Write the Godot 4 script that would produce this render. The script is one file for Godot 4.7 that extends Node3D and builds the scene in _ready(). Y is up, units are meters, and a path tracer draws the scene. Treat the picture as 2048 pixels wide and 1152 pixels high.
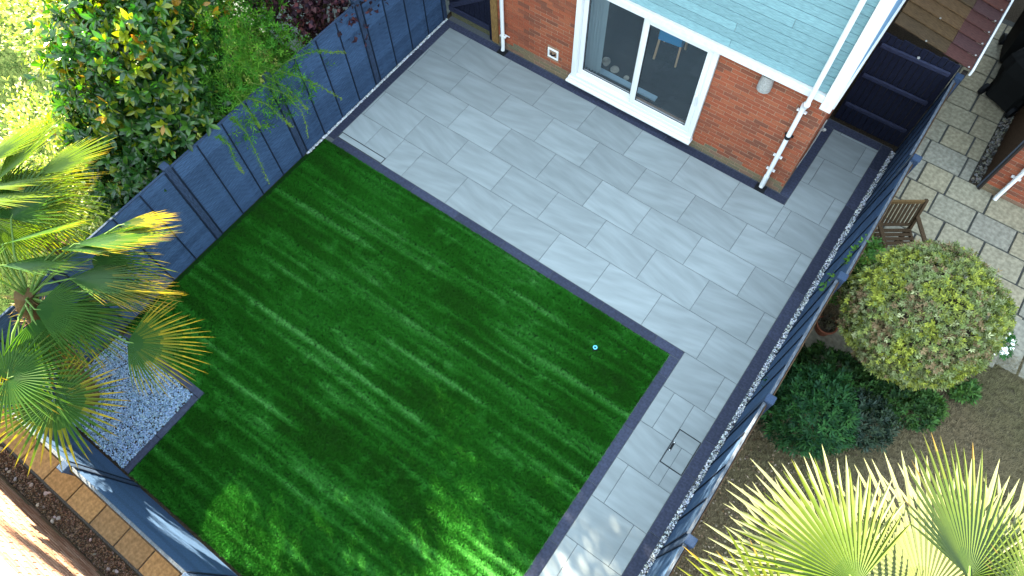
extends Node3D

var rng := RandomNumberGenerator.new()
var names := {}
var M := {}

# ---------------------------------------------------------------- mesh building
class MB:
	var v := PackedVector3Array()
	var n := PackedVector3Array()
	var u := PackedVector2Array()
	var c := PackedColorArray()
	var col := Color.WHITE
	var uo := Vector2.ZERO
	var ur := 0.0

	func put(p: Vector3, nn: Vector3) -> void:
		v.append(p)
		n.append(nn)
		c.append(col)
		var a := nn.abs()
		var q := Vector2(p.x, p.y)
		if a.y >= a.x and a.y >= a.z:
			q = Vector2(p.x, p.z)
		elif a.x >= a.z:
			q = Vector2(p.z, p.y)
		u.append(q.rotated(ur) + uo)

	func quad(a: Vector3, b: Vector3, d: Vector3, e: Vector3, out: Vector3) -> void:
		var nn := (b - a).cross(d - a).normalized()
		if nn.dot(out) < 0.0:
			nn = -nn
			put(a, nn); put(b, nn); put(d, nn)
			put(a, nn); put(d, nn); put(e, nn)
		else:
			put(a, nn); put(d, nn); put(b, nn)
			put(a, nn); put(e, nn); put(d, nn)

	func tri(a: Vector3, b: Vector3, d: Vector3, out: Vector3) -> void:
		var nn := (b - a).cross(d - a).normalized()
		if nn.dot(out) < 0.0:
			nn = -nn
			put(a, nn); put(b, nn); put(d, nn)
		else:
			put(a, nn); put(d, nn); put(b, nn)

	# one corner of a chamfered box: full along axis k, pulled in along the others
	func corner(t: Transform3D, h: Vector3, s: Vector3, k: int, ch: float) -> Vector3:
		var p := Vector3(h.x * s.x, h.y * s.y, h.z * s.z)
		for j in 3:
			if j != k:
				p[j] -= s[j] * ch
		return t * p

	func box(t: Transform3D, size: Vector3, ch := 0.0) -> void:
		var h := size * 0.5
		for k in 3:
			var b := (k + 1) % 3
			var d := (k + 2) % 3
			for sg in [-1.0, 1.0]:
				var q := []
				for w in [[-1.0, -1.0], [1.0, -1.0], [1.0, 1.0], [-1.0, 1.0]]:
					var s := Vector3.ZERO
					s[k] = sg; s[b] = w[0]; s[d] = w[1]
					q.append(corner(t, h, s, k, ch))
				var o := Vector3.ZERO
				o[k] = sg
				quad(q[0], q[1], q[2], q[3], t.basis * o)
		if ch <= 0.0:
			return
		for k in 3:
			var b := (k + 1) % 3
			var d := (k + 2) % 3
			for sb in [-1.0, 1.0]:
				for sd in [-1.0, 1.0]:
					var s0 := Vector3.ZERO
					s0[k] = -1.0; s0[b] = sb; s0[d] = sd
					var s1 := s0
					s1[k] = 1.0
					var o := Vector3.ZERO
					o[b] = sb; o[d] = sd
					quad(corner(t, h, s0, b, ch), corner(t, h, s1, b, ch), corner(t, h, s1, d, ch), corner(t, h, s0, d, ch), t.basis * o)
		for sx in [-1.0, 1.0]:
			for sy in [-1.0, 1.0]:
				for sz in [-1.0, 1.0]:
					var s := Vector3(sx, sy, sz)
					tri(corner(t, h, s, 0, ch), corner(t, h, s, 1, ch), corner(t, h, s, 2, ch), t.basis * s)

	func bx(x0: float, x1: float, y0: float, y1: float, z0: float, z1: float, ch := 0.0) -> void:
		box(Transform3D(Basis(), Vector3((x0 + x1) / 2, (y0 + y1) / 2, (z0 + z1) / 2)), Vector3(x1 - x0, y1 - y0, z1 - z0), ch)

	# a bar from a to b with a rectangular section
	func bar(a: Vector3, b: Vector3, w: float, d: float, up := Vector3.UP, ch := 0.0) -> void:
		var z := (b - a).normalized()
		var x := up.cross(z)
		if x.length() < 0.01:
			x = Vector3.RIGHT.cross(z)
		x = x.normalized()
		var y := z.cross(x)
		box(Transform3D(Basis(x, y, z), (a + b) / 2), Vector3(w, d, a.distance_to(b)), ch)

	func sm(a: Vector3, na: Vector3) -> void:
		put(a, na)

	func tube(pts: Array, rads: Array, sides := 10, caps := true) -> void:
		var rings := []
		var norms := []
		for i in pts.size():
			var p: Vector3 = pts[i]
			var t: Vector3
			if i == 0:
				t = pts[1] - pts[0]
			elif i == pts.size() - 1:
				t = pts[i] - pts[i - 1]
			else:
				t = (pts[i + 1] - pts[i]).normalized() + (pts[i] - pts[i - 1]).normalized()
			t = t.normalized()
			var x := t.cross(Vector3(0.13, 0.31, 0.94)).normalized()
			if t.cross(Vector3(0.13, 0.31, 0.94)).length() < 0.1:
				x = t.cross(Vector3(0.9, 0.3, 0.1)).normalized()
			var y := t.cross(x)
			var r: float = rads[i]
			var ring := []
			var nr := []
			for k in sides:
				var an := TAU * k / sides
				var dd := x * cos(an) + y * sin(an)
				ring.append(p + dd * r)
				nr.append(dd)
			rings.append(ring)
			norms.append(nr)
		for i in pts.size() - 1:
			for k in sides:
				var k2 := (k + 1) % sides
				var a: Vector3 = rings[i][k]
				var b: Vector3 = rings[i][k2]
				var d: Vector3 = rings[i + 1][k2]
				var e: Vector3 = rings[i + 1][k]
				var na: Vector3 = norms[i][k]
				var nb: Vector3 = norms[i][k2]
				var nd: Vector3 = norms[i + 1][k2]
				var ne: Vector3 = norms[i + 1][k]
				var f := (b - a).cross(d - a)
				if f.dot(na) < 0.0:
					put(a, na); put(b, nb); put(d, nd); put(a, na); put(d, nd); put(e, ne)
				else:
					put(a, na); put(d, nd); put(b, nb); put(a, na); put(e, ne); put(d, nd)
		if caps:
			for en in [0, pts.size() - 1]:
				var o: Vector3 = (pts[0] - pts[1]) if en == 0 else (pts[en] - pts[en - 1])
				for k in sides:
					tri(pts[en], rings[en][k], rings[en][(k + 1) % sides], o)

	# profile of Vector2(radius, height), turned about the y axis at o
	func lathe(prof: Array, o: Vector3, sides := 20) -> void:
		for i in prof.size() - 1:
			var p: Vector2 = prof[i]
			var q: Vector2 = prof[i + 1]
			var sl := Vector2(q.y - p.y, p.x - q.x).normalized()
			for k in sides:
				var a0 := TAU * k / sides
				var a1 := TAU * (k + 1) / sides
				var d0 := Vector3(cos(a0), 0, sin(a0))
				var d1 := Vector3(cos(a1), 0, sin(a1))
				var n0 := d0 * sl.x + Vector3.UP * sl.y
				var n1 := d1 * sl.x + Vector3.UP * sl.y
				var a := o + d0 * p.x + Vector3.UP * p.y
				var b := o + d1 * p.x + Vector3.UP * p.y
				var d := o + d1 * q.x + Vector3.UP * q.y
				var e := o + d0 * q.x + Vector3.UP * q.y
				put(a, n0); put(b, n1); put(d, n1)
				put(a, n0); put(d, n1); put(e, n0)

	func done() -> ArrayMesh:
		var a := []
		a.resize(Mesh.ARRAY_MAX)
		a[Mesh.ARRAY_VERTEX] = v
		a[Mesh.ARRAY_NORMAL] = n
		a[Mesh.ARRAY_TEX_UV] = u
		a[Mesh.ARRAY_COLOR] = c
		var m := ArrayMesh.new()
		m.add_surface_from_arrays(Mesh.PRIMITIVE_TRIANGLES, a)
		return m

# ---------------------------------------------------------------- scene objects
func numbered(called: String) -> String:
	var k: int = names.get(called, 0)
	names[called] = k + 1
	return called if k == 0 else "%s_%03d" % [called, k]

func tag(o: Node, label: String, category := "", group := "", kind := "") -> void:
	if label:
		o.set_meta("label", label)
	if category:
		o.set_meta("category", category)
	if group:
		o.set_meta("group", group)
	if kind:
		o.set_meta("kind", kind)

func thing(called: String, label: String, category: String, at := Vector3.ZERO, turn := 0.0, group := "") -> Node3D:
	var o := Node3D.new()
	o.name = numbered(called)
	add_child(o)
	o.position = at
	o.rotation.y = turn
	tag(o, label, category, group)
	return o

func part(called: String, m: Mesh, ma: Material, parent: Node, at := Vector3.ZERO, label := "") -> MeshInstance3D:
	var o := MeshInstance3D.new()
	var k: int = parent.get_meta("_n_" + called, 0)
	parent.set_meta("_n_" + called, k + 1)
	o.name = called if k == 0 else "%s_%03d" % [called, k]
	o.mesh = m
	o.material_override = ma
	o.position = at
	parent.add_child(o)
	if label:
		o.set_meta("label", label)
	return o

func struct(called: String, m: Mesh, ma: Material, label := "", category := "") -> MeshInstance3D:
	var o := MeshInstance3D.new()
	o.name = numbered(called)
	o.mesh = m
	o.material_override = ma
	add_child(o)
	tag(o, label, category, "", "structure")
	return o

func many(called: String, m: Mesh, ma: Material, where: Array, tint: Array, parent: Node) -> MultiMeshInstance3D:
	var mm := MultiMesh.new()
	mm.transform_format = MultiMesh.TRANSFORM_3D
	mm.use_colors = tint.size() > 0
	mm.mesh = m
	mm.instance_count = where.size()
	for i in where.size():
		mm.set_instance_transform(i, where[i])
	if tint.size() > 0:
		for i in where.size():
			mm.set_instance_color(i, tint[i])
	var o := MultiMeshInstance3D.new()
	var k: int = parent.get_meta("_n_" + called, 0)
	parent.set_meta("_n_" + called, k + 1)
	o.name = called if k == 0 else "%s_%03d" % [called, k]
	o.multimesh = mm
	o.material_override = ma
	parent.add_child(o)
	o.set_meta("kind", "stuff")
	return o

func R(a: float, b: float) -> float:
	return rng.randf_range(a, b)

# ---------------------------------------------------------------- materials
func ntex(freq: float, lo: float, hi: float, sd: int, octaves := 4, size := 512, kind := FastNoiseLite.TYPE_SIMPLEX_SMOOTH) -> NoiseTexture2D:
	var nz := FastNoiseLite.new()
	nz.noise_type = kind
	nz.seed = sd
	nz.frequency = freq
	nz.fractal_octaves = octaves
	var t := NoiseTexture2D.new()
	t.width = size
	t.height = size
	t.seamless = true
	t.noise = nz
	var g := Gradient.new()
	g.set_color(0, Color(lo, lo, lo))
	g.set_color(1, Color(hi, hi, hi))
	t.color_ramp = g
	return t

func mat(key: String, lin: Color, rough := 0.8, tex: Texture2D = null, tri := Vector3.ZERO, bump := 0.0, btex: Texture2D = null) -> StandardMaterial3D:
	var m := StandardMaterial3D.new()
	m.resource_name = key
	m.albedo_color = lin.linear_to_srgb()
	m.roughness = rough
	m.metallic_specular = 0.2 if rough > 0.4 else 0.5
	if tex:
		m.albedo_texture = tex
	if tri != Vector3.ZERO:
		m.uv1_triplanar = true
		m.uv1_world_triplanar = true
		m.uv1_scale = tri
	if bump > 0.0:
		m.heightmap_enabled = true
		m.heightmap_scale = bump
		m.heightmap_texture = btex if btex else tex
	M[key] = m
	return m

func leafmat(key: String, lin: Color, rough := 0.45, back := Color(0.05, 0.12, 0.01)) -> StandardMaterial3D:
	var m := mat(key, lin, rough)
	m.vertex_color_use_as_albedo = true
	m.cull_mode = BaseMaterial3D.CULL_DISABLED
	m.backlight_enabled = true
	m.backlight = back.linear_to_srgb()
	m.metallic_specular = 0.35 if rough < 0.45 else 0.2
	return m

func make_materials() -> void:
	var mottle := ntex(0.012, 0.72, 1.0, 3, 5)
	var speck := ntex(0.05, 0.6, 1.0, 5, 4)
	var fine := ntex(0.11, 0.55, 1.0, 8, 3)
	var grain := ntex(0.02, 0.55, 1.0, 11, 5)
	var vein := ntex(0.006, 0.885, 1.0, 21, 6)
	# paving: porcelain in five close tones
	for k in 5:
		var t: float = [0.97, 0.9, 1.05, 0.93, 1.01][k]
		var m := mat("porcelain_%d" % k, Color(0.236, 0.268, 0.276) * t, 0.5, vein)
		m.uv1_scale = Vector3(0.32, 1.9, 1)
	for k in 3:
		var t: float = [1.0, 0.85, 1.15][k]
		mat("charcoal_%d" % k, Color(0.043, 0.05, 0.084) * t, 0.55, mottle, Vector3(3, 3, 3))
	mat("grout", Color(0.12, 0.13, 0.14), 0.9, speck, Vector3(3, 3, 3))
	mat("pale_grout", Color(0.34, 0.37, 0.4), 0.9)
	for k in 4:
		var t: Color = [Color(0.33, 0.305, 0.22), Color(0.31, 0.295, 0.225), Color(0.345, 0.31, 0.215), Color(0.3, 0.29, 0.235)][k]
		mat("sandstone_%d" % k, t, 0.9, mottle, Vector3(1.7, 1.7, 1.7), 0.25, speck)
	mat("mortar_bed", Color(0.1, 0.105, 0.1), 0.95, speck, Vector3(2, 2, 2))
	for k in 4:
		var t: Color = [Color(0.36, 0.25, 0.12), Color(0.42, 0.29, 0.14), Color(0.33, 0.24, 0.13), Color(0.39, 0.26, 0.12)][k]
		mat("buff_slab_%d" % k, t, 0.9, mottle, Vector3(2.3, 2.3, 2.3), 0.2, speck)
	# ground
	mat("soil", Color(0.075, 0.06, 0.042), 1.0, speck, Vector3(1.1, 1.1, 1.1), 1.5, fine)
	mat("turf_backing", Color(0.006, 0.035, 0.004), 1.0, speck, Vector3(1.5, 1.5, 1.5))
	mat("dry_turf", Color(0.105, 0.09, 0.058), 1.0, speck, Vector3(0.6, 0.6, 0.6))
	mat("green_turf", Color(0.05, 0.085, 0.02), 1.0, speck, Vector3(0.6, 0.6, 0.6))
	mat("grey_ground", Color(0.16, 0.2, 0.19), 0.9, mottle, Vector3(1, 1, 1))
	# fence paint
	for k in 4:
		var t: float = [1.0, 0.86, 1.12, 0.94][k]
		mat("fence_paint_%d" % k, Color(0.056, 0.107, 0.205) * t, 0.72, grain, Vector3(4, 9, 0.7), 0.12, grain)
	mat("batten_shade", Color(0.018, 0.028, 0.052), 0.75, grain, Vector3(9, 0.8, 9))  # batten paint darkened to hold the shade of its crevices
	mat("fence_post", Color(0.045, 0.074, 0.135), 0.75, grain, Vector3(9, 0.8, 9), 0.1, grain)
	mat("weathered_rail", Color(0.12, 0.14, 0.17), 0.85, grain, Vector3(6, 6, 1))
	mat("raw_timber", Color(0.12, 0.072, 0.042), 0.85, grain, Vector3(5, 8, 0.8), 0.1, grain)
	mat("gate_navy", Color(0.015, 0.018, 0.038), 0.65, grain, Vector3(8, 0.7, 8), 0.1, grain)
	mat("gate_rail", Color(0.036, 0.042, 0.082), 0.65, grain, Vector3(0.8, 8, 8))
	mat("tan_timber", Color(0.34, 0.2, 0.075), 0.8, grain, Vector3(9, 0.7, 9))
	mat("mossy_timber", Color(0.15, 0.15, 0.085), 0.9, grain, Vector3(1, 8, 8))
	# house
	var bt: Array = [Color(0.44, 0.125, 0.066), Color(0.47, 0.138, 0.072), Color(0.41, 0.12, 0.066), Color(0.47, 0.152, 0.08), Color(0.33, 0.112, 0.068), Color(0.40, 0.132, 0.075), Color(0.27, 0.105, 0.068)]
	for k in bt.size():
		mat("brick_%d" % k, bt[k], 0.92, speck, Vector3(5, 5, 5), 0.15, fine)
	for k in 3:
		mat("sunlit_brick_%d" % k, [Color(0.5, 0.3, 0.2), Color(0.56, 0.36, 0.26), Color(0.44, 0.25, 0.17)][k], 0.95, speck, Vector3(4, 4, 4), 0.15, fine)  # end-wall bricks lightened so that sun glare sits in their colour
	for k in 3:
		mat("stained_brick_%d" % k, [Color(0.27, 0.21, 0.13), Color(0.3, 0.19, 0.13), Color(0.23, 0.2, 0.13)][k], 0.95, speck, Vector3(4, 4, 4), 0.15, fine)
	mat("mortar", Color(0.48, 0.31, 0.21), 0.95, speck, Vector3(3, 3, 3))
	mat("pale_mortar", Color(0.3, 0.25, 0.19), 0.95, speck, Vector3(3, 3, 3))
	for k in 5:
		var t: float = [1.0, 0.92, 1.07, 0.96, 1.03][k]
		mat("cladding_%d" % k, Color(0.225, 0.395, 0.43) * t, 0.6, ntex(0.02, 0.8, 1.0, 31, 5) if k == 0 else M["cladding_0"].albedo_texture, Vector3(0.7, 7, 7), 0.05, grain)
	mat("white_plastic", Color(0.66, 0.675, 0.675), 0.3)
	mat("white_paint", Color(0.66, 0.675, 0.675), 0.45, ntex(0.02, 0.93, 1.0, 41, 3), Vector3(1, 1, 1))
	mat("blue_return", Color(0.14, 0.27, 0.42), 0.5)
	mat("black_rubber", Color(0.012, 0.013, 0.015), 0.6)
	mat("grey_metal", Color(0.42, 0.42, 0.4), 0.45, mottle, Vector3(5, 5, 5))
	mat("roof_tile", Color(0.16, 0.09, 0.07), 0.9, speck, Vector3(2, 2, 2))
	var gl := StandardMaterial3D.new()
	gl.resource_name = "glass"
	gl.albedo_color = Color(0.3, 0.42, 0.5, 0.05)
	gl.transparency = BaseMaterial3D.TRANSPARENCY_ALPHA
	gl.roughness = 0.0
	gl.metallic_specular = 0.6
	M["glass"] = gl
	mat("room_wall", Color(0.03, 0.033, 0.036), 0.9)
	mat("room_floor", Color(0.022, 0.02, 0.018), 0.7, grain, Vector3(1, 4, 6))
	mat("blind", Color(0.16, 0.22, 0.24), 0.8)
	mat("blue_fabric", Color(0.02, 0.22, 0.46), 0.8)
	mat("chair_wood", Color(0.42, 0.28, 0.15), 0.6)
	mat("bowl_clay", Color(0.3, 0.3, 0.25), 0.6)
	mat("pale_board", Color(0.25, 0.38, 0.46), 0.5)
	# stone and garden stuff
	mat("pebble", Color(1, 1, 1), 0.75)
	M["pebble"].vertex_color_use_as_albedo = true
	mat("bark", Color(1, 1, 1), 0.9)
	M["bark"].vertex_color_use_as_albedo = true
	mat("grass_blade", Color(1, 1, 1), 0.6)
	M["grass_blade"].vertex_color_use_as_albedo = true
	M["grass_blade"].cull_mode = BaseMaterial3D.CULL_DISABLED
	mat("teak", Color(0.10, 0.066, 0.038), 0.7, grain, Vector3(6, 6, 6))
	mat("teak_top", Color(0.2, 0.125, 0.055), 0.7, grain, Vector3(6, 6, 6))
	mat("terracotta", Color(0.36, 0.13, 0.075), 0.85, mottle, Vector3(5, 5, 5))
	mat("black_cover", Color(0.012, 0.013, 0.013), 0.7)
	mat("teal_plastic", Color(0.03, 0.14, 0.14), 0.5)
	mat("sky_plastic", Color(0.12, 0.55, 0.78), 0.35)
	mat("steel", Color(0.5, 0.52, 0.55), 0.3)
	M["steel"].metallic = 0.9
	mat("trunk", Color(0.13, 0.095, 0.065), 0.95, grain, Vector3(6, 2, 6), 0.6, fine)
	mat("fibre", Color(0.2, 0.125, 0.06), 1.0, fine, Vector3(4, 7, 4), 1.2, fine)
	for k in 3:
		mat("leanto_board_%d" % k, [Color(0.13, 0.078, 0.036), Color(0.155, 0.09, 0.042), Color(0.105, 0.068, 0.036)][k], 0.75, grain, Vector3(0.9, 5, 7), 0.1, grain)
		mat("leanto_red_%d" % k, [Color(0.125, 0.052, 0.045), Color(0.105, 0.05, 0.05), Color(0.145, 0.055, 0.042)][k], 0.7, grain, Vector3(0.9, 5, 7), 0.1, grain)
	mat("dark_trim", Color(0.03, 0.025, 0.022), 0.7)
	leafmat("leaf", Color(1, 1, 1), 0.5, Color(0.25, 0.4, 0.04))
	leafmat("fine_leaf", Color(1, 1, 1), 0.6, Color(0.35, 0.7, 0.04))
	leafmat("purple_leaf", Color(1, 1, 1), 0.5, Color(0.05, 0.01, 0.015))
	leafmat("palm_sunny", Color(1, 1, 1), 0.36, Color(0.35, 0.4, 0.03))
	M["palm_sunny"].metallic_specular = 0.38
	leafmat("palm_blade", Color(1, 1, 1), 0.36, Color(0.7, 0.8, 0.06))
	M["palm_blade"].metallic_specular = 0.35
	for k in 5:
		leafmat("laurel_%d" % k, [Color(0.02, 0.065, 0.014), Color(0.045, 0.12, 0.014), Color(0.19, 0.23, 0.014), Color(0.32, 0.17, 0.014), Color(0.024, 0.075, 0.02)][k], 0.22, [Color(0.3, 0.7, 0.05), Color(0.45, 0.85, 0.05), Color(0.85, 0.95, 0.05), Color(1.0, 0.6, 0.04), Color(0.3, 0.7, 0.06)][k])
	leafmat("laurel_any", Color(1, 1, 1), 0.2, Color(0.6, 0.9, 0.05))
	for k in ["laurel_0", "laurel_1", "laurel_2", "laurel_4", "laurel_any"]:
		M[k].metallic_specular = 0.5
		M[k].roughness = 0.2
	leafmat("flower", Color(1, 1, 1), 0.6, Color(0.3, 0.3, 0.3))

# ---------------------------------------------------------------- leaves
# a pointed leaf along +z, its upper side towards +y, folded along the midrib
func leaf_mesh(ln: float, wd: float, fold := 0.25, droop := 0.15, col := Color.WHITE) -> ArrayMesh:
	var b := MB.new()
	b.col = col
	var rows := [[0.0, 0.06], [0.3, 0.85], [0.6, 1.0], [0.85, 0.55], [1.0, 0.0]]
	var mid := []
	var lf := []
	var rt := []
	for r in rows:
		var t: float = r[0]
		var w: float = r[1] * wd * 0.5
		var y := -droop * ln * t * t
		mid.append(Vector3(0, y, ln * t))
		lf.append(Vector3(-w, y + w * fold, ln * t))
		rt.append(Vector3(w, y + w * fold, ln * t))
	for i in rows.size() - 1:
		if i == rows.size() - 2:
			b.tri(mid[i], lf[i], mid[i + 1], Vector3.UP)
			b.tri(mid[i], rt[i], mid[i + 1], Vector3.UP)
		else:
			b.quad(mid[i], lf[i], lf[i + 1], mid[i + 1], Vector3.UP)
			b.quad(mid[i], rt[i], rt[i + 1], mid[i + 1], Vector3.UP)
	return b.done()

# four triangles: for leaves that are only a few pixels long
func small_leaf(ln: float, wd: float) -> ArrayMesh:
	var b := MB.new()
	var p := [Vector3.ZERO, Vector3(-wd / 2, wd * 0.15, ln * 0.45), Vector3(wd / 2, wd * 0.15, ln * 0.45), Vector3(0, -ln * 0.08, ln), Vector3(0, 0, ln * 0.45)]
	b.tri(p[0], p[1], p[4], Vector3.UP)
	b.tri(p[0], p[4], p[2], Vector3.UP)
	b.tri(p[4], p[1], p[3], Vector3.UP)
	b.tri(p[4], p[3], p[2], Vector3.UP)
	return b.done()

# a sprig: several small leaves round a short stem along +z
func sprig(count: int, ln: float, wd: float, reach: float, spread := 0.9, sd := 1) -> ArrayMesh:
	var rr := RandomNumberGenerator.new()
	rr.seed = sd
	var b := MB.new()
	for i in count:
		var t := (i + 0.5) / count
		var an := i * 2.4 + rr.randf() * 0.5
		var d := Vector3(cos(an) * spread, sin(an) * spread, 0.35 + 0.5 * t).normalized()
		var s := d.cross(Vector3(0, 0, 1)).normalized()
		var nn := s.cross(d).normalized()
		var o := Vector3(0, 0, reach * t)
		var l := ln * rr.randf_range(0.75, 1.2)
		var w := wd * rr.randf_range(0.8, 1.2)
		var g := rr.randf_range(0.75, 1.25)
		b.col = Color(g, g, g)
		b.tri(o, o + d * l * 0.5 - s * w * 0.5, o + d * l, nn)
		b.tri(o, o + d * l, o + d * l * 0.5 + s * w * 0.5, nn)
	return b.done()

func aim(p: Vector3, d: Vector3, up: Vector3, s := 1.0) -> Transform3D:
	var z := d.normalized()
	var x := up.cross(z)
	if x.length() < 0.02:
		x = Vector3(1, 0.1, 0.05).cross(z)
	x = x.normalized()
	return Transform3D(Basis(x * s, z.cross(x) * s, z * s), p)

func rdir() -> Vector3:
	var z := R(-1, 1)
	var a := R(0, TAU)
	var r := sqrt(1 - z * z)
	return Vector3(r * cos(a), z, r * sin(a))

# leaf places on the shells of some ellipsoids [centre, radii]
func crown_places(blobs: Array, count: int, depth: float, low := -0.6, tilt := 0.7, smin := 0.8, smax := 1.25, lump := 0.0, sd := 1) -> Array:
	var nz := FastNoiseLite.new()
	nz.seed = sd
	nz.frequency = 1.6
	var area := 0.0
	for bl in blobs:
		area += bl[1].x * bl[1].z + bl[1].x * bl[1].y
	var out := []
	for bl in blobs:
		var c: Vector3 = bl[0]
		var r: Vector3 = bl[1]
		var k := int(count * (r.x * r.z + r.x * r.y) / area)
		for i in k:
			var d := rdir()
			while d.y < low:
				d = rdir()
			var sc := 1.0 - depth * pow(rng.randf(), 1.6)
			var p := c + Vector3(d.x * r.x, d.y * r.y, d.z * r.z) * sc
			if lump > 0.0:
				p += d * nz.get_noise_3dv(p * 1.5) * lump
			var o := (d + rdir() * tilt + Vector3(0, 0.25, 0)).normalized()
			out.append(aim(p, o, (d + rdir() * 0.5).normalized(), R(smin, smax)))
	return out

func tints(count: int, cols: Array, jit := 0.25) -> Array:
	var out := []
	for i in count:
		var c: Color = cols[rng.randi() % cols.size()]
		var g := R(1 - jit, 1 + jit)
		out.append(Color(c.r * g * R(0.9, 1.1), c.g * g, c.b * g * R(0.8, 1.2)))
	return out

# ---------------------------------------------------------------- palms
# a fan leaf: hub at h, its middle towards ax, its face towards nrm
func frond(t: Node3D, root: Vector3, h: Vector3, ax: Vector3, nrm: Vector3, rad: float, spread: float, segs: int, age: float, droop: float, sd: int, look := 0) -> void:
	var rr := RandomNumberGenerator.new()
	rr.seed = sd
	var z := ax.normalized()
	var x := nrm.cross(z).normalized()
	var y := z.cross(x).normalized()
	var b := MB.new()
	var green := Color(0.062, 0.125, 0.02)
	var deep := Color(0.026, 0.075, 0.02)
	var yel := Color(0.42, 0.3, 0.03)
	var brown := Color(0.28, 0.13, 0.03)
	if look == 1:
		green = Color(0.058, 0.082, 0.010)
		deep = Color(0.032, 0.06, 0.009)
		yel = Color(0.2, 0.15, 0.03)
	if look == 3:  # sun-facing fronds: sunlight whitened into the leaf colour
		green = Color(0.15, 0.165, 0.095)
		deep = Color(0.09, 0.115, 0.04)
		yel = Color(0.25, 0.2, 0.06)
	if look == 2:  # second palm: sunlit glow put into brighter greens
		green = Color(0.13, 0.18, 0.03)
		deep = Color(0.07, 0.13, 0.025)
	var fuse := 0.42
	for i in segs:
		var f := (i + 0.5) / segs
		var an := (f - 0.5) * spread
		var half := spread / segs * 0.5
		var ln := rad * (1.0 - 0.28 * pow(absf(f - 0.5) * 2.0, 2.0)) * rr.randf_range(0.88, 1.06)
		var bend := droop * rr.randf_range(0.5, 1.6)
		var sway := rr.randf_range(-0.04, 0.04)
		var old := clampf(age + rr.randf_range(-0.25, 0.25), 0.0, 1.0)
		var prev := []
		var pc := Color()
		for s in 6:
			var q: float = [0.03, 0.2, fuse, 0.66, 0.86, 1.0][s]
			var wd: float
			if q <= fuse:
				wd = q * ln * tan(half) * (1.0 if look % 2 == 0 else 0.95)
			elif look % 2 == 1:
				wd = fuse * ln * tan(half) * [0.0, 0.0, 1.0, 0.92, 0.55, 0.04][s]
			else:
				wd = fuse * ln * tan(half) * pow(1.0 - (q - fuse) / (1.0 - fuse), 0.65)
			var aa := an + sway * maxf(0.0, q - fuse)
			var dr := z * cos(aa) + x * sin(aa)
			var sd2 := x * cos(aa) - z * sin(aa)
			var cup := 0.10 * rad * (1.0 - cos(aa)) * q
			var dn := -bend * ln * pow(maxf(0.0, q - 0.3), 2.0)
			var c := h + dr * ln * q + y * cup + Vector3(0, dn, 0)
			var ridge := wd * (1.15 if look % 2 == 0 else 1.0)
			var row := [c - sd2 * wd + y * ridge * 0.5, c - y * ridge * 0.5, c + sd2 * wd + y * ridge * 0.5]
			var cc := deep.lerp(green, q)
			var yy := clampf((q - (1.15 - old * 0.95)) * 2.2, 0.0, 1.0)
			cc = cc.lerp(yel, yy)
			if q > 0.9 and old > 0.35:
				cc = cc.lerp(brown, 0.7)
			if s > 0:
				b.col = pc.lerp(cc, 0.5)
				b.quad(prev[0], prev[1], row[1], row[0], y)
				b.quad(prev[1], prev[2], row[2], row[1], y)
			prev = row
			pc = cc
	var fr := part("frond", b.done(), M["palm_sunny" if look % 2 == 1 else "palm_blade"], t)
	var st := MB.new()
	st.col = Color(0.12, 0.2, 0.05)
	var mid := (root + h) / 2 + Vector3(0, 0.1, 0)
	st.tube([root, mid, h, h + z * 0.06], [0.017, 0.012, 0.009, 0.006], 6)
	part("stalk", st.done(), M["palm_blade"], fr)

func palm_trunk(t: Node3D, a: Vector3, b: Vector3, r: float) -> void:
	var m := MB.new()
	var pts := []
	var rs := []
	for i in 13:
		var f := i / 12.0
		pts.append(a.lerp(b, f) + Vector3(0.02 * sin(i * 2.1), 0, 0.02 * cos(i * 1.7)))
		rs.append(r * (1.0 + 0.14 * (i % 2)) * (0.85 if i == 12 else 1.0))
	m.tube(pts, rs, 14)
	var tr := part("trunk", m.done(), M["fibre"], t)
	var where := []
	var tint := []
	for i in 420:
		var f := rng.randf()
		var an := R(0, TAU)
		var d := Vector3(cos(an), R(-0.2, 0.9), sin(an)).normalized()
		where.append(aim(a.lerp(b, f) + Vector3(cos(an), 0, sin(an)) * r * R(0.8, 1.1), d, rdir(), R(0.7, 1.4)))
		var g := R(0.6, 1.4)
		tint.append(Color(0.22 * g, 0.14 * g, 0.07 * g))
	many("fibre", small_leaf(0.13, 0.012), M["leaf"], where, tint, tr)

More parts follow.
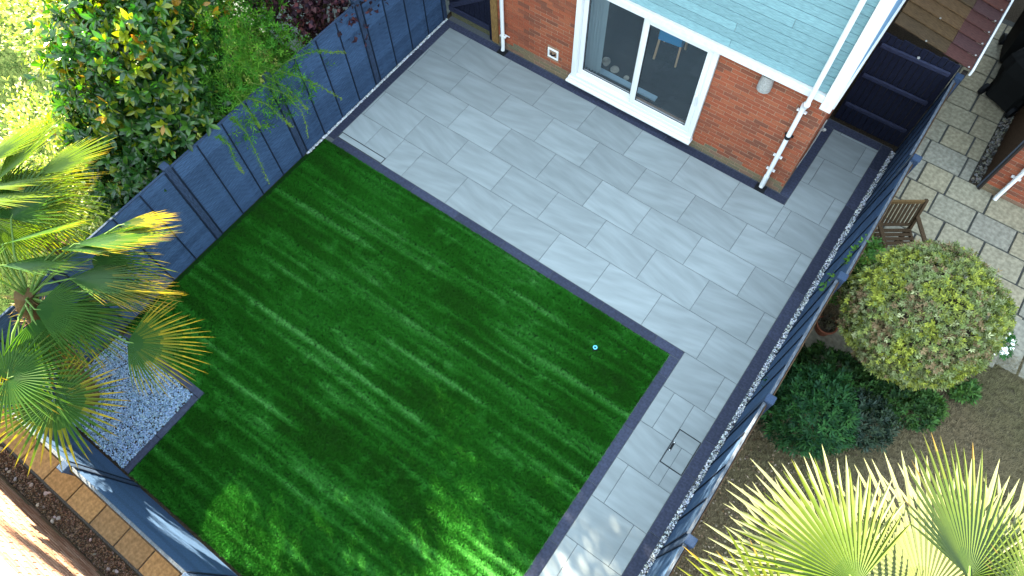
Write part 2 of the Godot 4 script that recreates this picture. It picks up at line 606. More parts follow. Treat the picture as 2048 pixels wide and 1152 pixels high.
# ---------------------------------------------------------------- walls
# a brick wall face in stretcher bond. o = left bottom corner of the face, ax = along the wall, out = outward; skip = openings [x0, x1, y0, y1] along the face
func bricks(host: Node3D, o: Vector3, ax: Vector3, out: Vector3, length: float, height: float, skip: Array, stain: int, keep: Rect2, sd: int, pale := false) -> void:
	var rr := RandomNumberGenerator.new()
	rr.seed = sd
	var bw := 0.225
	var bh := 0.075
	var variants := {}
	var rest := {}
	var nrows := int(height / bh)
	for r in nrows:
		var x := -0.1125 if r % 2 == 1 else 0.0
		while x < length - 0.02:
			var x0 := maxf(x, 0.0) + 0.005
			var x1 := minf(x + bw, length) - 0.005
			x += bw
			var cuts := [[x0, x1]]
			for s in skip:
				if (r + 1) * bh > s[2] + 0.02 and r * bh < s[3] - 0.02:
					var nx := []
					for cu in cuts:
						if cu[1] <= s[0] or cu[0] >= s[1]:
							nx.append(cu)
						else:
							if cu[0] < s[0] - 0.03:
								nx.append([cu[0], s[0] - 0.003])
							if cu[1] > s[1] + 0.03:
								nx.append([s[1] + 0.003, cu[1]])
					cuts = nx
			for cu in cuts:
				if cu[1] - cu[0] < 0.03:
					continue
				var w: float = snappedf(cu[1] - cu[0], 0.004)
				var mid: float = (cu[0] + cu[1]) / 2
				var proud := rr.randf_range(-0.002, 0.002)
				var c := o + ax * mid + Vector3.UP * ((r + 0.5) * bh) - out * (0.05 - proud)
				var key := "brick_%d" % (rr.randi() % 6 if rr.randf() < 0.88 else 6)
				if pale:
					key = "sunlit_brick_%d" % (rr.randi() % 3)
				if r < stain or (r == stain and rr.randf() < 0.5):
					key = "stained_brick_%d" % (rr.randi() % 3)
				var bs := Basis(ax, Vector3.UP, out)
				if keep.has_point(Vector2(mid, (r + 0.5) * bh)):
					var vk := "%.3f" % w
					if not variants.has(vk):
						var mb := MB.new()
						mb.box(Transform3D(), Vector3(w, 0.063, 0.1), 0.004)
						variants[vk] = mb.done()
					var p := part("brick", variants[vk], M[key], host)
					p.transform = Transform3D(bs.rotated(out, rr.randf_range(-0.006, 0.006)), c)
				else:
					if not rest.has(key):
						rest[key] = MB.new()
					var q: MB = rest[key]
					q.box(Transform3D(bs, c), Vector3(w, 0.0645, 0.1), 0.0)
	for key in rest:
		var p := part("brickwork", rest[key].done(), M[key], host)
		p.set_meta("kind", "stuff")

# ---------------------------------------------------------------- the setting
func slab(host: Node, called: String, x0: float, x1: float, z0: float, z1: float, top: float, thick: float, ma: Material, gap: float, ch := 0.003) -> void:
	var b := MB.new()
	b.uo = Vector2(R(0, 9), R(0, 9))
	b.ur = R(-0.3, 0.3) + (PI if rng.randf() < 0.5 else 0.0)
	b.bx(x0 + gap / 2, x1 - gap / 2, top - thick, top, z0 + gap / 2, z1 - gap / 2, ch)
	part(called, b.done(), ma, host)

func sheet(x0: float, x1: float, z0: float, z1: float, y: float, thick := 0.0) -> ArrayMesh:
	var b := MB.new()
	if thick > 0.0:
		b.bx(x0, x1, y - thick, y, z0, z1)
	else:
		b.quad(Vector3(x0, y, z0), Vector3(x1, y, z0), Vector3(x1, y, z1), Vector3(x0, y, z1), Vector3.UP)
	return b.done()

func charcoal() -> Material:
	return M["charcoal_%d" % (rng.randi() % 3)]

const TX := 0.904
const TZ := 0.604

func build_patio() -> void:
	var bed := MB.new()
	bed.bx(-1.55, 6.24, -0.05, -0.0045, -5.05, 0.15)
	bed.bx(5.085, 6.24, -0.05, -0.0045, 0.15, 5.76)
	var patio := struct("patio", bed.done(), M["grout"], "pale grey porcelain patio with charcoal plank border around the lawn and house", "patio")
	# cut-outs: the recessed inspection covers
	for row in range(-10, 9):
		# row r covers z from -(r+1)*TZ to -r*TZ
		var z1 := -row * TZ
		var z0 := z1 - TZ
		if z1 <= -4.87 or z0 >= 5.75:
			continue
		var off := 0.0 if row % 2 == 0 else 0.455
		z0 = maxf(z0, -4.88)
		z1 = minf(z1, 5.75)
		for k in range(-3, 9):
			var x0 := k * TX + off
			var x1 := x0 + TX
			var lo := -1.393
			var hi := 6.063
			if z0 >= -0.01:
				lo = 5.242
			if row >= 5:
				lo = 5.288
			var a := maxf(x0, lo)
			var b := minf(x1, hi)
			if b - a < 0.03:
				continue
			var ma: Material = M["porcelain_%d" % (rng.randi() % 5)]
			var zz0 := z0
			if row == 4 and b <= 5.3:
				zz0 = -3.05
			if row == 4 and a < 5.288 and b > 5.288:
				slab(patio, "tile", a, 5.288, -3.05, z1, 0.0, 0.02, ma, 0.0055)
				a = 5.288
				zz0 = z0
			var cuts := [[a, b, zz0, z1]]
			for cv in [[-1.393, -0.43, -0.125, 0.0], [5.73, 6.063, 1.0, 1.535]]:
				var nx := []
				for c in cuts:
					if c[1] <= cv[0] + 0.01 or c[0] >= cv[1] - 0.01 or c[3] <= cv[2] + 0.01 or c[2] >= cv[3] - 0.01:
						nx.append(c)
						continue
					if c[0] < cv[0] - 0.02:
						nx.append([c[0], cv[0], c[2], c[3]])
					if c[1] > cv[1] + 0.02:
						nx.append([cv[1], c[1], c[2], c[3]])
					var l := maxf(c[0], cv[0])
					var r := minf(c[1], cv[1])
					if c[2] < cv[2] - 0.02:
						nx.append([l, r, c[2], cv[2]])
					if c[3] > cv[3] + 0.02:
						nx.append([l, r, cv[3], c[3]])
				cuts = nx
			for c in cuts:
				slab(patio, "tile", c[0], c[1], c[2], c[3], 0.0, 0.02, ma, 0.0055)
	# plank borders
	var cuts_l := [-3.2, -2.325, -1.397, -0.49, 0.075]
	for i in cuts_l.size() - 1:
		slab(patio, "border_plank", -1.545, -1.393, cuts_l[i], cuts_l[i + 1], 0.001, 0.02, charcoal(), 0.006)
	var xs := [-1.393, -0.5, 0.4, 1.3, 2.2, 3.1, 4.0, 4.9, 5.28]
	for i in xs.size() - 1:
		slab(patio, "border_plank", xs[i], xs[i + 1], -3.2, -3.05, 0.001, 0.02, charcoal(), 0.006)
	var zs := [-3.05, -3.95, -4.88]
	for i in zs.size() - 1:
		slab(patio, "border_plank", 5.135, 5.285, zs[i + 1], zs[i] if i > 0 else -3.2, 0.001, 0.02, charcoal(), 0.006)
	slab(patio, "border_plank", 5.135, 6.063, -5.04, -4.885, 0.001, 0.02, charcoal(), 0.006)
	var z := -5.04
	for st in [0.55, 0.9, 0.9, 0.9, 0.9, 0.9, 0.92, 0.535, 0.9, 0.9, 0.9, 0.9, 0.65]:
		slab(patio, "border_plank", 6.066, 6.232, z, minf(z + st, 5.75), 0.001, 0.02, charcoal(), 0.006)
		z += st
	xs = [-1.393, -0.43, 0.32, 1.2, 2.1, 3.0, 3.9, 4.8, 5.238]
	for i in xs.size() - 1:
		slab(patio, "border_plank", xs[i], xs[i + 1], 0.003, 0.15, 0.001, 0.02, charcoal(), 0.006)
	z = 0.153
	for st in [0.33, 0.9, 0.9, 0.9, 0.9, 0.9, 0.77]:
		slab(patio, "border_plank", 5.09, 5.238, z, z + st, 0.001, 0.02, charcoal(), 0.006)
		z += st
	# edging of the gravel bed
	for e in [[-1.5, -0.62, 4.40, 4.505], [-0.62, 0.115, 4.40, 4.505], [0.01, 0.115, 4.505, 5.2], [0.01, 0.115, 5.2, 5.77]]:
		slab(patio, "border_plank", e[0], e[1], e[2], e[3], 0.012, 0.05, charcoal(), 0.006)
	# recessed covers
	for cv in [["inspection cover tray set into the patio corner by the grey side fence", -1.385, -0.435, -0.12, -0.003], ["square recessed inspection cover with a steel lifting slot in the side path", 5.735, 6.058, 1.005, 1.53]]:
		var t := thing("inspection_cover", cv[0], "drain cover", Vector3((cv[1] + cv[2]) / 2, 0, (cv[3] + cv[4]) / 2))
		var w: float = cv[2] - cv[1]
		var d: float = cv[4] - cv[3]
		var fr := MB.new()
		fr.bx(-w / 2, w / 2, -0.03, 0.0005, -d / 2, -d / 2 + 0.006)
		fr.bx(-w / 2, -w / 2 + 0.006, -0.03, 0.0005, -d / 2 + 0.006, d / 2)
		fr.bx(w / 2 - 0.006, w / 2, -0.03, 0.0005, -d / 2 + 0.006, d / 2)
		fr.bx(-w / 2 + 0.006, w / 2 - 0.006, -0.03, 0.0005, d / 2 - 0.006, d / 2)
		part("frame", fr.done(), M["black_rubber"], t)
		if w > 0.5:
			var b := MB.new()
			b.uo = Vector2(3, 1)
			b.bx(-w / 2 + 0.009, w / 2 - 0.009, -0.02, 0.0, -d / 2 + 0.009, d / 2 - 0.009, 0.002)
			part("lid", b.done(), M["porcelain_2"], t)
		else:
			for q in [[-w / 2 + 0.009, w / 2 - 0.009, -d / 2 + 0.009, -d / 2 + 0.205], [-w / 2 + 0.009, -w / 2 + 0.145, -d / 2 + 0.21, d / 2 - 0.009], [-w / 2 + 0.15, w / 2 - 0.009, -d / 2 + 0.21, d / 2 - 0.009]]:
				var b := MB.new()
				b.uo = Vector2(R(0, 5), R(0, 5))
				b.bx(q[0], q[1], -0.02, 0.0, q[2], q[3], 0.002)
				part("lid", b.done(), M["porcelain_1"], t)
			var hs := MB.new()
			hs.bx(-w / 2 + 0.012, -w / 2 + 0.045, -0.004, 0.0035, -0.075, 0.075, 0.002)
			var hh := part("lifting_slot", hs.done(), M["black_rubber"], t)
			for s in [-1.0, 1.0]:
				var k := MB.new()
				k.lathe([Vector2(0.009, 0), Vector2(0.009, 0.005), Vector2(0.0, 0.006)], Vector3(-w / 2 + 0.0285, 0.0035, s * 0.062), 10)
				part("steel_key_hole", k.done(), M["steel"], hh)

func pebbles(host: Node, called: String, x0: float, x1: float, z0: float, z1: float, count: int, y: float, smin: float, smax: float, cols: Array, ma := "pebble") -> void:
	var st := MB.new()
	var pr := []
	for i in 5:
		pr.append(Vector2([0.0, 0.75, 1.0, 0.7, 0.0][i], [-0.55, -0.4, 0.0, 0.42, 0.55][i]))
	st.lathe(pr, Vector3.ZERO, 6)
	var where := []
	for i in count:
		var b := Basis(rdir(), R(0, TAU)) * Basis().scaled(Vector3(R(0.7, 1.3), R(0.6, 1.0), R(0.7, 1.2)) * R(smin, smax))
		where.append(Transform3D(b, Vector3(R(x0, x1), y + R(-0.003, 0.006), R(z0, z1))))
	many(called, st.done(), M[ma], where, tints(count, cols, 0.2), host)

func build_ground() -> void:
	struct("ground", sheet(-400, 400, -400, 400, -0.07), M["soil"], "brown earth under and around the gardens", "ground")
	# the lawn and its turf
	var b := MB.new()
	b.bx(-1.58, 5.088, -0.05, -0.012, 0.152, 4.398)
	b.bx(0.117, 5.088, -0.05, -0.012, 4.398, 5.76)
	var lawn := struct("lawn", b.done(), M["turf_backing"], "bright green artificial lawn with brushed stripes coloured into the tufts", "lawn")
	var bl := MB.new()
	for i in 7:
		var a := i * 2.4
		var o := Vector3(cos(a), 0, sin(a)) * (0.004 + 0.011 * (i / 7.0))
		var d := Vector3(cos(a + 1.0), 0, sin(a + 1.0))
		var tip := o + d * 0.012 + Vector3(0, 0.026 + 0.006 * (i % 3), 0)
		var s := d.cross(Vector3.UP) * 0.0022
		bl.tri(o - s, tip, o + s, Vector3.UP)
	var nz := FastNoiseLite.new()
	nz.seed = 77
	nz.frequency = 1.0
	nz.fractal_octaves = 4
	var where := []
	var tint := []
	for i in 230000:
		var p := Vector3(R(-1.5, 5.085), -0.012, R(0.155, 5.75))
		if p.x < 0.12 and p.z > 4.40:
			continue
		# brushed lines along x: leaning-pile shading put into tuft colour, broken by scuffs
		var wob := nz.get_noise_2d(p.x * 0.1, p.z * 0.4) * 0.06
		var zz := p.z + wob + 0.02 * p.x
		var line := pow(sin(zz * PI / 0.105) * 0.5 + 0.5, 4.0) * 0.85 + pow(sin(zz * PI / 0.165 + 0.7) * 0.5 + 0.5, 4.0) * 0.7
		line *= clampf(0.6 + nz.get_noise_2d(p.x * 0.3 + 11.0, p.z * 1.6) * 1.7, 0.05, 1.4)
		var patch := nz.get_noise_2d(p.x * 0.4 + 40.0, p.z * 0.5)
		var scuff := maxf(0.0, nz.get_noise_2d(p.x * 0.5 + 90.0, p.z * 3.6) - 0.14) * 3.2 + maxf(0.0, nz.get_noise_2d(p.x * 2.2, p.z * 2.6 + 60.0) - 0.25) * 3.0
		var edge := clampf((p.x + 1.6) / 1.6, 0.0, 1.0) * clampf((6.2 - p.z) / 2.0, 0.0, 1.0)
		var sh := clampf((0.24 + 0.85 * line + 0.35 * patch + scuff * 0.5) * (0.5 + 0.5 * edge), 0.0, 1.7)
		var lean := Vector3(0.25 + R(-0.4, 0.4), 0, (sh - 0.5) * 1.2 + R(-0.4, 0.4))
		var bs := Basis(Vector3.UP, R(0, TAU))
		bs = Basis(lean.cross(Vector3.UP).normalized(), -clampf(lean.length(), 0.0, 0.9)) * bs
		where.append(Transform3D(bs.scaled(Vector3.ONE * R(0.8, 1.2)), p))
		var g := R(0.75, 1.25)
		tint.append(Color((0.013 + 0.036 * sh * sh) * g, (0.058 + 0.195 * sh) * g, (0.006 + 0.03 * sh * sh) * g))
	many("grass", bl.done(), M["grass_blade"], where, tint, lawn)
	# gravel bed and strips
	var gb := struct("gravel_bed", sheet(-1.57, 0.01, 4.505, 5.77, -0.016, 0.05), M["soil"], "pale grey gravel bed with a charcoal edging in the lawn corner", "gravel")
	var stone := [Color(0.15, 0.22, 0.33), Color(0.21, 0.29, 0.41), Color(0.10, 0.15, 0.22), Color(0.17, 0.24, 0.34), Color(0.27, 0.35, 0.46)]
	pebbles(gb, "gravel", -1.55, 0.0, 4.515, 5.76, 11000, 0.0, 0.009, 0.016, stone)
	var strip := struct("gravel_strip", sheet(6.235, 6.32, -5.04, 5.76, -0.02, 0.05), M["soil"], "narrow strip of black and white pebbles along the right-hand fence", "gravel")
	pebbles(strip, "gravel", 6.24, 6.305, -5.0, 5.7, 6500, -0.006, 0.008, 0.0145, [Color(0.5, 0.53, 0.56), Color(0.62, 0.64, 0.66), Color(0.05, 0.055, 0.07), Color(0.1, 0.11, 0.13), Color(0.35, 0.38, 0.42)])
	var strip2 := struct("gravel_strip", sheet(-1.62, -1.548, -3.25, 0.6, -0.02, 0.05), M["soil"], "thin line of white pebbles along the foot of the left fence", "gravel")
	pebbles(strip2, "gravel", -1.585, -1.55, -3.2, 0.55, 1600, -0.004, 0.008, 0.013, [Color(0.5, 0.53, 0.56), Color(0.62, 0.64, 0.66), Color(0.2, 0.22, 0.25), Color(0.35, 0.38, 0.42)])
	# next door, right: dry grass
	var dg := struct("dry_lawn", sheet(6.45, 16, -2.9, 12, -0.02, 0.03), M["dry_turf"], "dry brown lawn of the garden beyond the right-hand fence", "lawn")
	var tuft := MB.new()
	for i in 6:
		var a := i * 2.4
		var o := Vector3(cos(a), 0, sin(a)) * 0.012
		var d := Vector3(cos(a + 0.7), 0, sin(a + 0.7))
		var tip := o + d * 0.03 + Vector3(0, 0.025 + 0.01 * (i % 3), 0)
		var s := d.cross(Vector3.UP) * 0.0028
		tuft.tri(o - s, tip, o + s, Vector3.UP)
	where = []
	tint = []
	for i in 90000:
		var p := Vector3(R(6.48, 11.0), -0.02, R(-2.6, 5.5))
		where.append(Transform3D(Basis(Vector3.UP, R(0, TAU)).scaled(Vector3.ONE * R(0.7, 1.3)), p))
		var gr := clampf(0.35 + nz.get_noise_2d(p.x * 0.4, p.z * 0.4 + 30.0) * 1.2, 0.0, 1.0)
		var c := Color(0.17, 0.135, 0.08).lerp(Color(0.13, 0.122, 0.062), gr)
		var g := R(0.6, 1.4)
		tint.append(Color(c.r * g, c.g * g, c.b * g))
	many("grass", tuft.done(), M["grass_blade"], where, tint, dg)
	# fallen leaves and chippings on the bed by the fence
	pebbles(dg, "leaf_litter", 6.42, 7.8, -0.9, 3.2, 2200, -0.005, 0.008, 0.018, [Color(0.12, 0.08, 0.045), Color(0.22, 0.16, 0.1), Color(0.07, 0.05, 0.035), Color(0.3, 0.25, 0.18)], "bark")
	# next door, left
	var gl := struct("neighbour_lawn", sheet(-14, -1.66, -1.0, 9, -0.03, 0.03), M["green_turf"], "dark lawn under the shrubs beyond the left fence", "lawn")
	where = []
	tint = []
	for i in 30000:
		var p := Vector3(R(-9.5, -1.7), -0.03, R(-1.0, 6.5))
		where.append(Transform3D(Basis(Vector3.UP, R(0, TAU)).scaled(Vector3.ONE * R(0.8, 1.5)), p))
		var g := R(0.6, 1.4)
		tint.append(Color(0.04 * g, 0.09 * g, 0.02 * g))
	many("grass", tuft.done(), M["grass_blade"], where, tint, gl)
	struct("neighbour_patio", sheet(-14, -1.66, -3.6, -1.0, -0.02, 0.03), M["grey_ground"], "grey-green paving behind the purple shrub beyond the left fence", "patio")
	# paving next door, right
	var pv := struct("paving", sheet(6.42, 11.5, -9, -2.75, -0.022, 0.04), M["mortar_bed"], "buff riven paving slabs beside the neighbouring house", "paving")
	var zrow := -8.85
	var ri := 0
	while zrow < -2.8:
		var x := 6.98 + (0.0 if ri % 2 == 0 else 0.31) - 1.24 + R(-0.03, 0.03)
		while x < 11.4:
			var w: float = [0.62, 0.62, 0.62, 0.45][rng.randi() % 4]
			var a := maxf(x, 6.44)
			if x + w - a > 0.08 and not (zrow < -5.2 and x > 7.34):
				var bb := minf(x + w, 11.5)
				if zrow < -5.15:
					bb = minf(bb, 7.47)
				slab(pv, "slab", a, bb, zrow, zrow + 0.465, R(-0.003, 0.004), 0.03, M["sandstone_%d" % (rng.randi() % 4)], R(0.024, 0.036), 0.006)
			x += w
		zrow += 0.465
		ri += 1
	for q in [[8.2, -1.32], [8.515, -1.78], [8.82, -2.265], [9.12, -2.75]]:
		slab(pv, "slab", q[0] - 0.62, q[0], q[1] - 0.47, q[1], 0.004 + 0.001 * q[0], 0.035, M["sandstone_3"], 0.0, 0.006)
	var pb := struct("gravel_strip", sheet(7.47, 7.62, -9, -5.12, -0.012, 0.04), M["soil"], "dark pebble strip along the neighbouring house wall", "gravel")
	pebbles(pb, "gravel", 7.48, 7.61, -9, -5.15, 900, 0.0, 0.014, 0.026, [Color(0.1, 0.095, 0.085), Color(0.2, 0.19, 0.165), Color(0.05, 0.05, 0.05), Color(0.16, 0.15, 0.12)])
	# path behind the far fence, bottom left
	var pa := struct("path", sheet(-6, 7, 5.9, 6.52, -0.022, 0.04), M["mortar_bed"], "narrow path of buff slabs between the end fence and a brick wall", "path")
	for k in range(-12, 14):
		var x := -0.275 + k * 0.472
		slab(pa, "slab", x, x + 0.472, 6.03, 6.495, R(-0.002, 0.004), 0.03, M["buff_slab_%d" % (rng.randi() % 4)], 0.018, 0.006)
	var bk := struct("bark_strip", sheet(-6, 7, 6.52, 6.77, -0.014, 0.04), M["soil"], "strip of brown bark and stones at the foot of the sunlit brick wall", "gravel")
	pebbles(bk, "bark_chips", -3.0, 3.0, 6.53, 6.76, 6500, -0.004, 0.007, 0.015, [Color(0.12, 0.075, 0.048), Color(0.19, 0.13, 0.09), Color(0.06, 0.04, 0.028), Color(0.15, 0.11, 0.085), Color(0.09, 0.052, 0.035)], "bark")
	pebbles(bk, "stones", -3.0, 3.0, 6.54, 6.75, 40, 0.004, 0.02, 0.034, [Color(0.33, 0.29, 0.25), Color(0.25, 0.22, 0.2)], "bark")

# ---------------------------------------------------------------- fences
# a fence of post-and-lap panels from a to b (ground points); face = towards the garden; posts at distances ps along it
func fence(label: String, a: Vector3, b: Vector3, face: Vector3, height: float, ps: Array, lean: Array, raw_back: bool, battens := true, low := -0.03) -> Node3D:
	var t := thing("timber_fence", label, "fence")
	var ax := (b - a).normalized()
	for i in ps.size():
		var m := MB.new()
		var p: Vector3 = a + ax * ps[i]
		m.bx(-0.05, 0.05, -0.3, height + 0.05, -0.05, 0.05, 0.006)
		m.box(Transform3D(Basis(), Vector3(0, height + 0.065, 0)), Vector3(0.112, 0.026, 0.112), 0.01)
		var o := part("post", m.done(), M["fence_post"], t)
		o.transform = Transform3D(Basis(ax, Vector3.UP, face), p - face * 0.035)
		var ln: float = lean[mini(i, lean.size() - 1)]
		o.transform = Transform3D(Basis(ax, ln) * o.transform.basis, o.transform.origin)
	for i in ps.size() - 1:
		var x0: float = ps[i] + 0.05
		var x1: float = ps[i + 1] - 0.05
		var w := x1 - x0
		var ln: float = lean[mini(i, lean.size() - 1)]
		var pm := MB.new()
		pm.bx(-w / 2, w / 2, height, height + 0.02, -0.022, 0.012, 0.004)
		pm.bx(-w / 2, -w / 2 + 0.028, low, height, -0.03, -0.012, 0.003)
		pm.bx(w / 2 - 0.028, w / 2, low, height, -0.03, -0.012, 0.003)
		var panel := part("panel", pm.done(), M["weathered_rail"] if raw_back else M["fence_post"], t)
		panel.transform = Transform3D(Basis(ax, ln) * Basis(ax, Vector3.UP, face), a + ax * (x0 + x1) / 2)
		var nb := int(round((height - low) / 0.148))
		var ph := (height - low) / nb
		var bm := MB.new()
		bm.bx(-w / 2 + 0.002, w / 2 - 0.002, -0.0, ph + 0.016, -0.0055, 0.0055, 0.002)
		var shared := bm.done()
		for k in nb:
			var bo := part("board", shared, M["fence_paint_%d" % (rng.randi() % 4)], panel)
			bo.transform = Transform3D(Basis(Vector3.RIGHT, -0.055 + R(-0.006, 0.006)), Vector3(0, low + k * ph, 0.003))
		for k in (3 if battens else 0):
			var f := -w / 2 + w * (k + 1) / 4.0
			var vm := MB.new()
			vm.bx(f - 0.010, f + 0.010, low, height - 0.002, 0.010, 0.022, 0.002)
			part("batten", vm.done(), M["batten_shade"], panel)
		for e in [-w / 2 + 0.012, w / 2 - 0.012]:
			var vm := MB.new()
			vm.bx(e - 0.012, e + 0.012, low, height - 0.002, 0.010, 0.022, 0.002)
			part("batten", vm.done(), M["batten_shade"], panel)
		if raw_back:
			var rm := MB.new()
			rm.bx(-w / 2, w / 2, low, height - 0.01, -0.045, -0.031, 0.002)
			part("back_lining", rm.done(), M["raw_timber"], panel)
	return t

func build_fences() -> void:
	fence("long blue-grey painted fence down the left side of the lawn and patio", Vector3(-1.615, 0, 5.8), Vector3(-1.615, 0, -3.3), Vector3(1, 0, 0), 1.70, [0.06, 1.42, 3.3, 5.23, 7.1, 9.0], [0.0], false)
	fence("blue-grey lap fence down the right side beside the pebble strip", Vector3(6.315, 0, -5.15), Vector3(6.315, 0, 6.2), Vector3(-1, 0, 0), 1.62, [0.06, 1.75, 3.95, 5.85, 7.68, 9.5, 11.2], [-0.006, -0.035, 0.004, 0.012, 0.0, 0.0], true)
	fence("blue-grey fence across the end of the lawn in front of the slab path", Vector3(6.3, 0, 5.81), Vector3(-3.7, 0, 5.81), Vector3(0, 0, -1), 1.40, [0.06, 2.0, 4.0, 6.0, 7.95, 9.9], [-0.03], true, false)
	# navy side gate at the end of the left fence
	var g := thing("side_gate", "navy ledged and braced gate between left fence and brick house", "gate", Vector3(-1.09, 0, -3.29))
	for k in 8:
		var m := MB.new()
		m.bx(-0.0545, 0.0545, 0.12, 1.78, -0.01, 0.01, 0.004)
		part("board", m.done(), M["gate_navy"], g, Vector3(-0.41 + k * 0.117, 0, -0.012))
	for q in [[Vector3(-0.46, 0.22, 0.022), Vector3(0.46, 0.22, 0.022)], [Vector3(-0.46, 0.92, 0.022), Vector3(0.46, 0.92, 0.022)], [Vector3(-0.46, 1.66, 0.022), Vector3(0.46, 1.66, 0.022)]]:
		var m := MB.new()
		m.bar(q[0], q[1], 0.03, 0.11, Vector3.UP, 0.004)
		part("rail", m.done(), M["gate_rail"], g)
	for q in [[Vector3(-0.4, 0.3, 0.024), Vector3(0.38, 0.85, 0.024)], [Vector3(-0.4, 1.0, 0.024), Vector3(0.38, 1.58, 0.024)]]:
		var m := MB.new()
		m.bar(q[0], q[1], 0.028, 0.09, Vector3.UP, 0.004)
		part("brace", m.done(), M["gate_rail"], g)
	var gp := MB.new()
	gp.bx(0.47, 0.56, -0.1, 1.85, -0.03, 0.05, 0.006)
	part("post", gp.done(), M["gate_navy"], g)
	var gs := MB.new()
	gs.bx(-0.46, 0.46, -0.05, 0.1, -0.06, -0.02, 0.006)
	part("sill_board", gs.done(), M["mossy_timber"], g)
	# dark panel closing the side passage
	var d := thing("passage_gate", "tall dark navy board panel with three rails closing the side passage", "gate", Vector3(5.74, 0, -5.1))
	for k in 12:
		var m := MB.new()
		m.bx(-0.0435, 0.0435, 0.03, 1.86 - 0.012 * (k % 3), -0.009, 0.009, 0.004)
		part("board", m.done(), M["gate_navy"], d, Vector3(-0.51 + k * 0.0925, 0, -0.004 * (k % 2)))
	for y in [0.38, 1.02, 1.62]:
		var m := MB.new()
		m.bx(-0.52, 0.5, y, y + 0.08, 0.014, 0.052, 0.012)
		part("rail", m.done(), M["gate_rail"], d)
	var kn := MB.new()
	kn.lathe([Vector2(0.0, 0.0), Vector2(0.022, 0.004), Vector2(0.02, 0.02), Vector2(0.0, 0.026)], Vector3(0.02, 1.70, 0.03), 10)
	part("latch", kn.done(), M["grey_metal"], d)

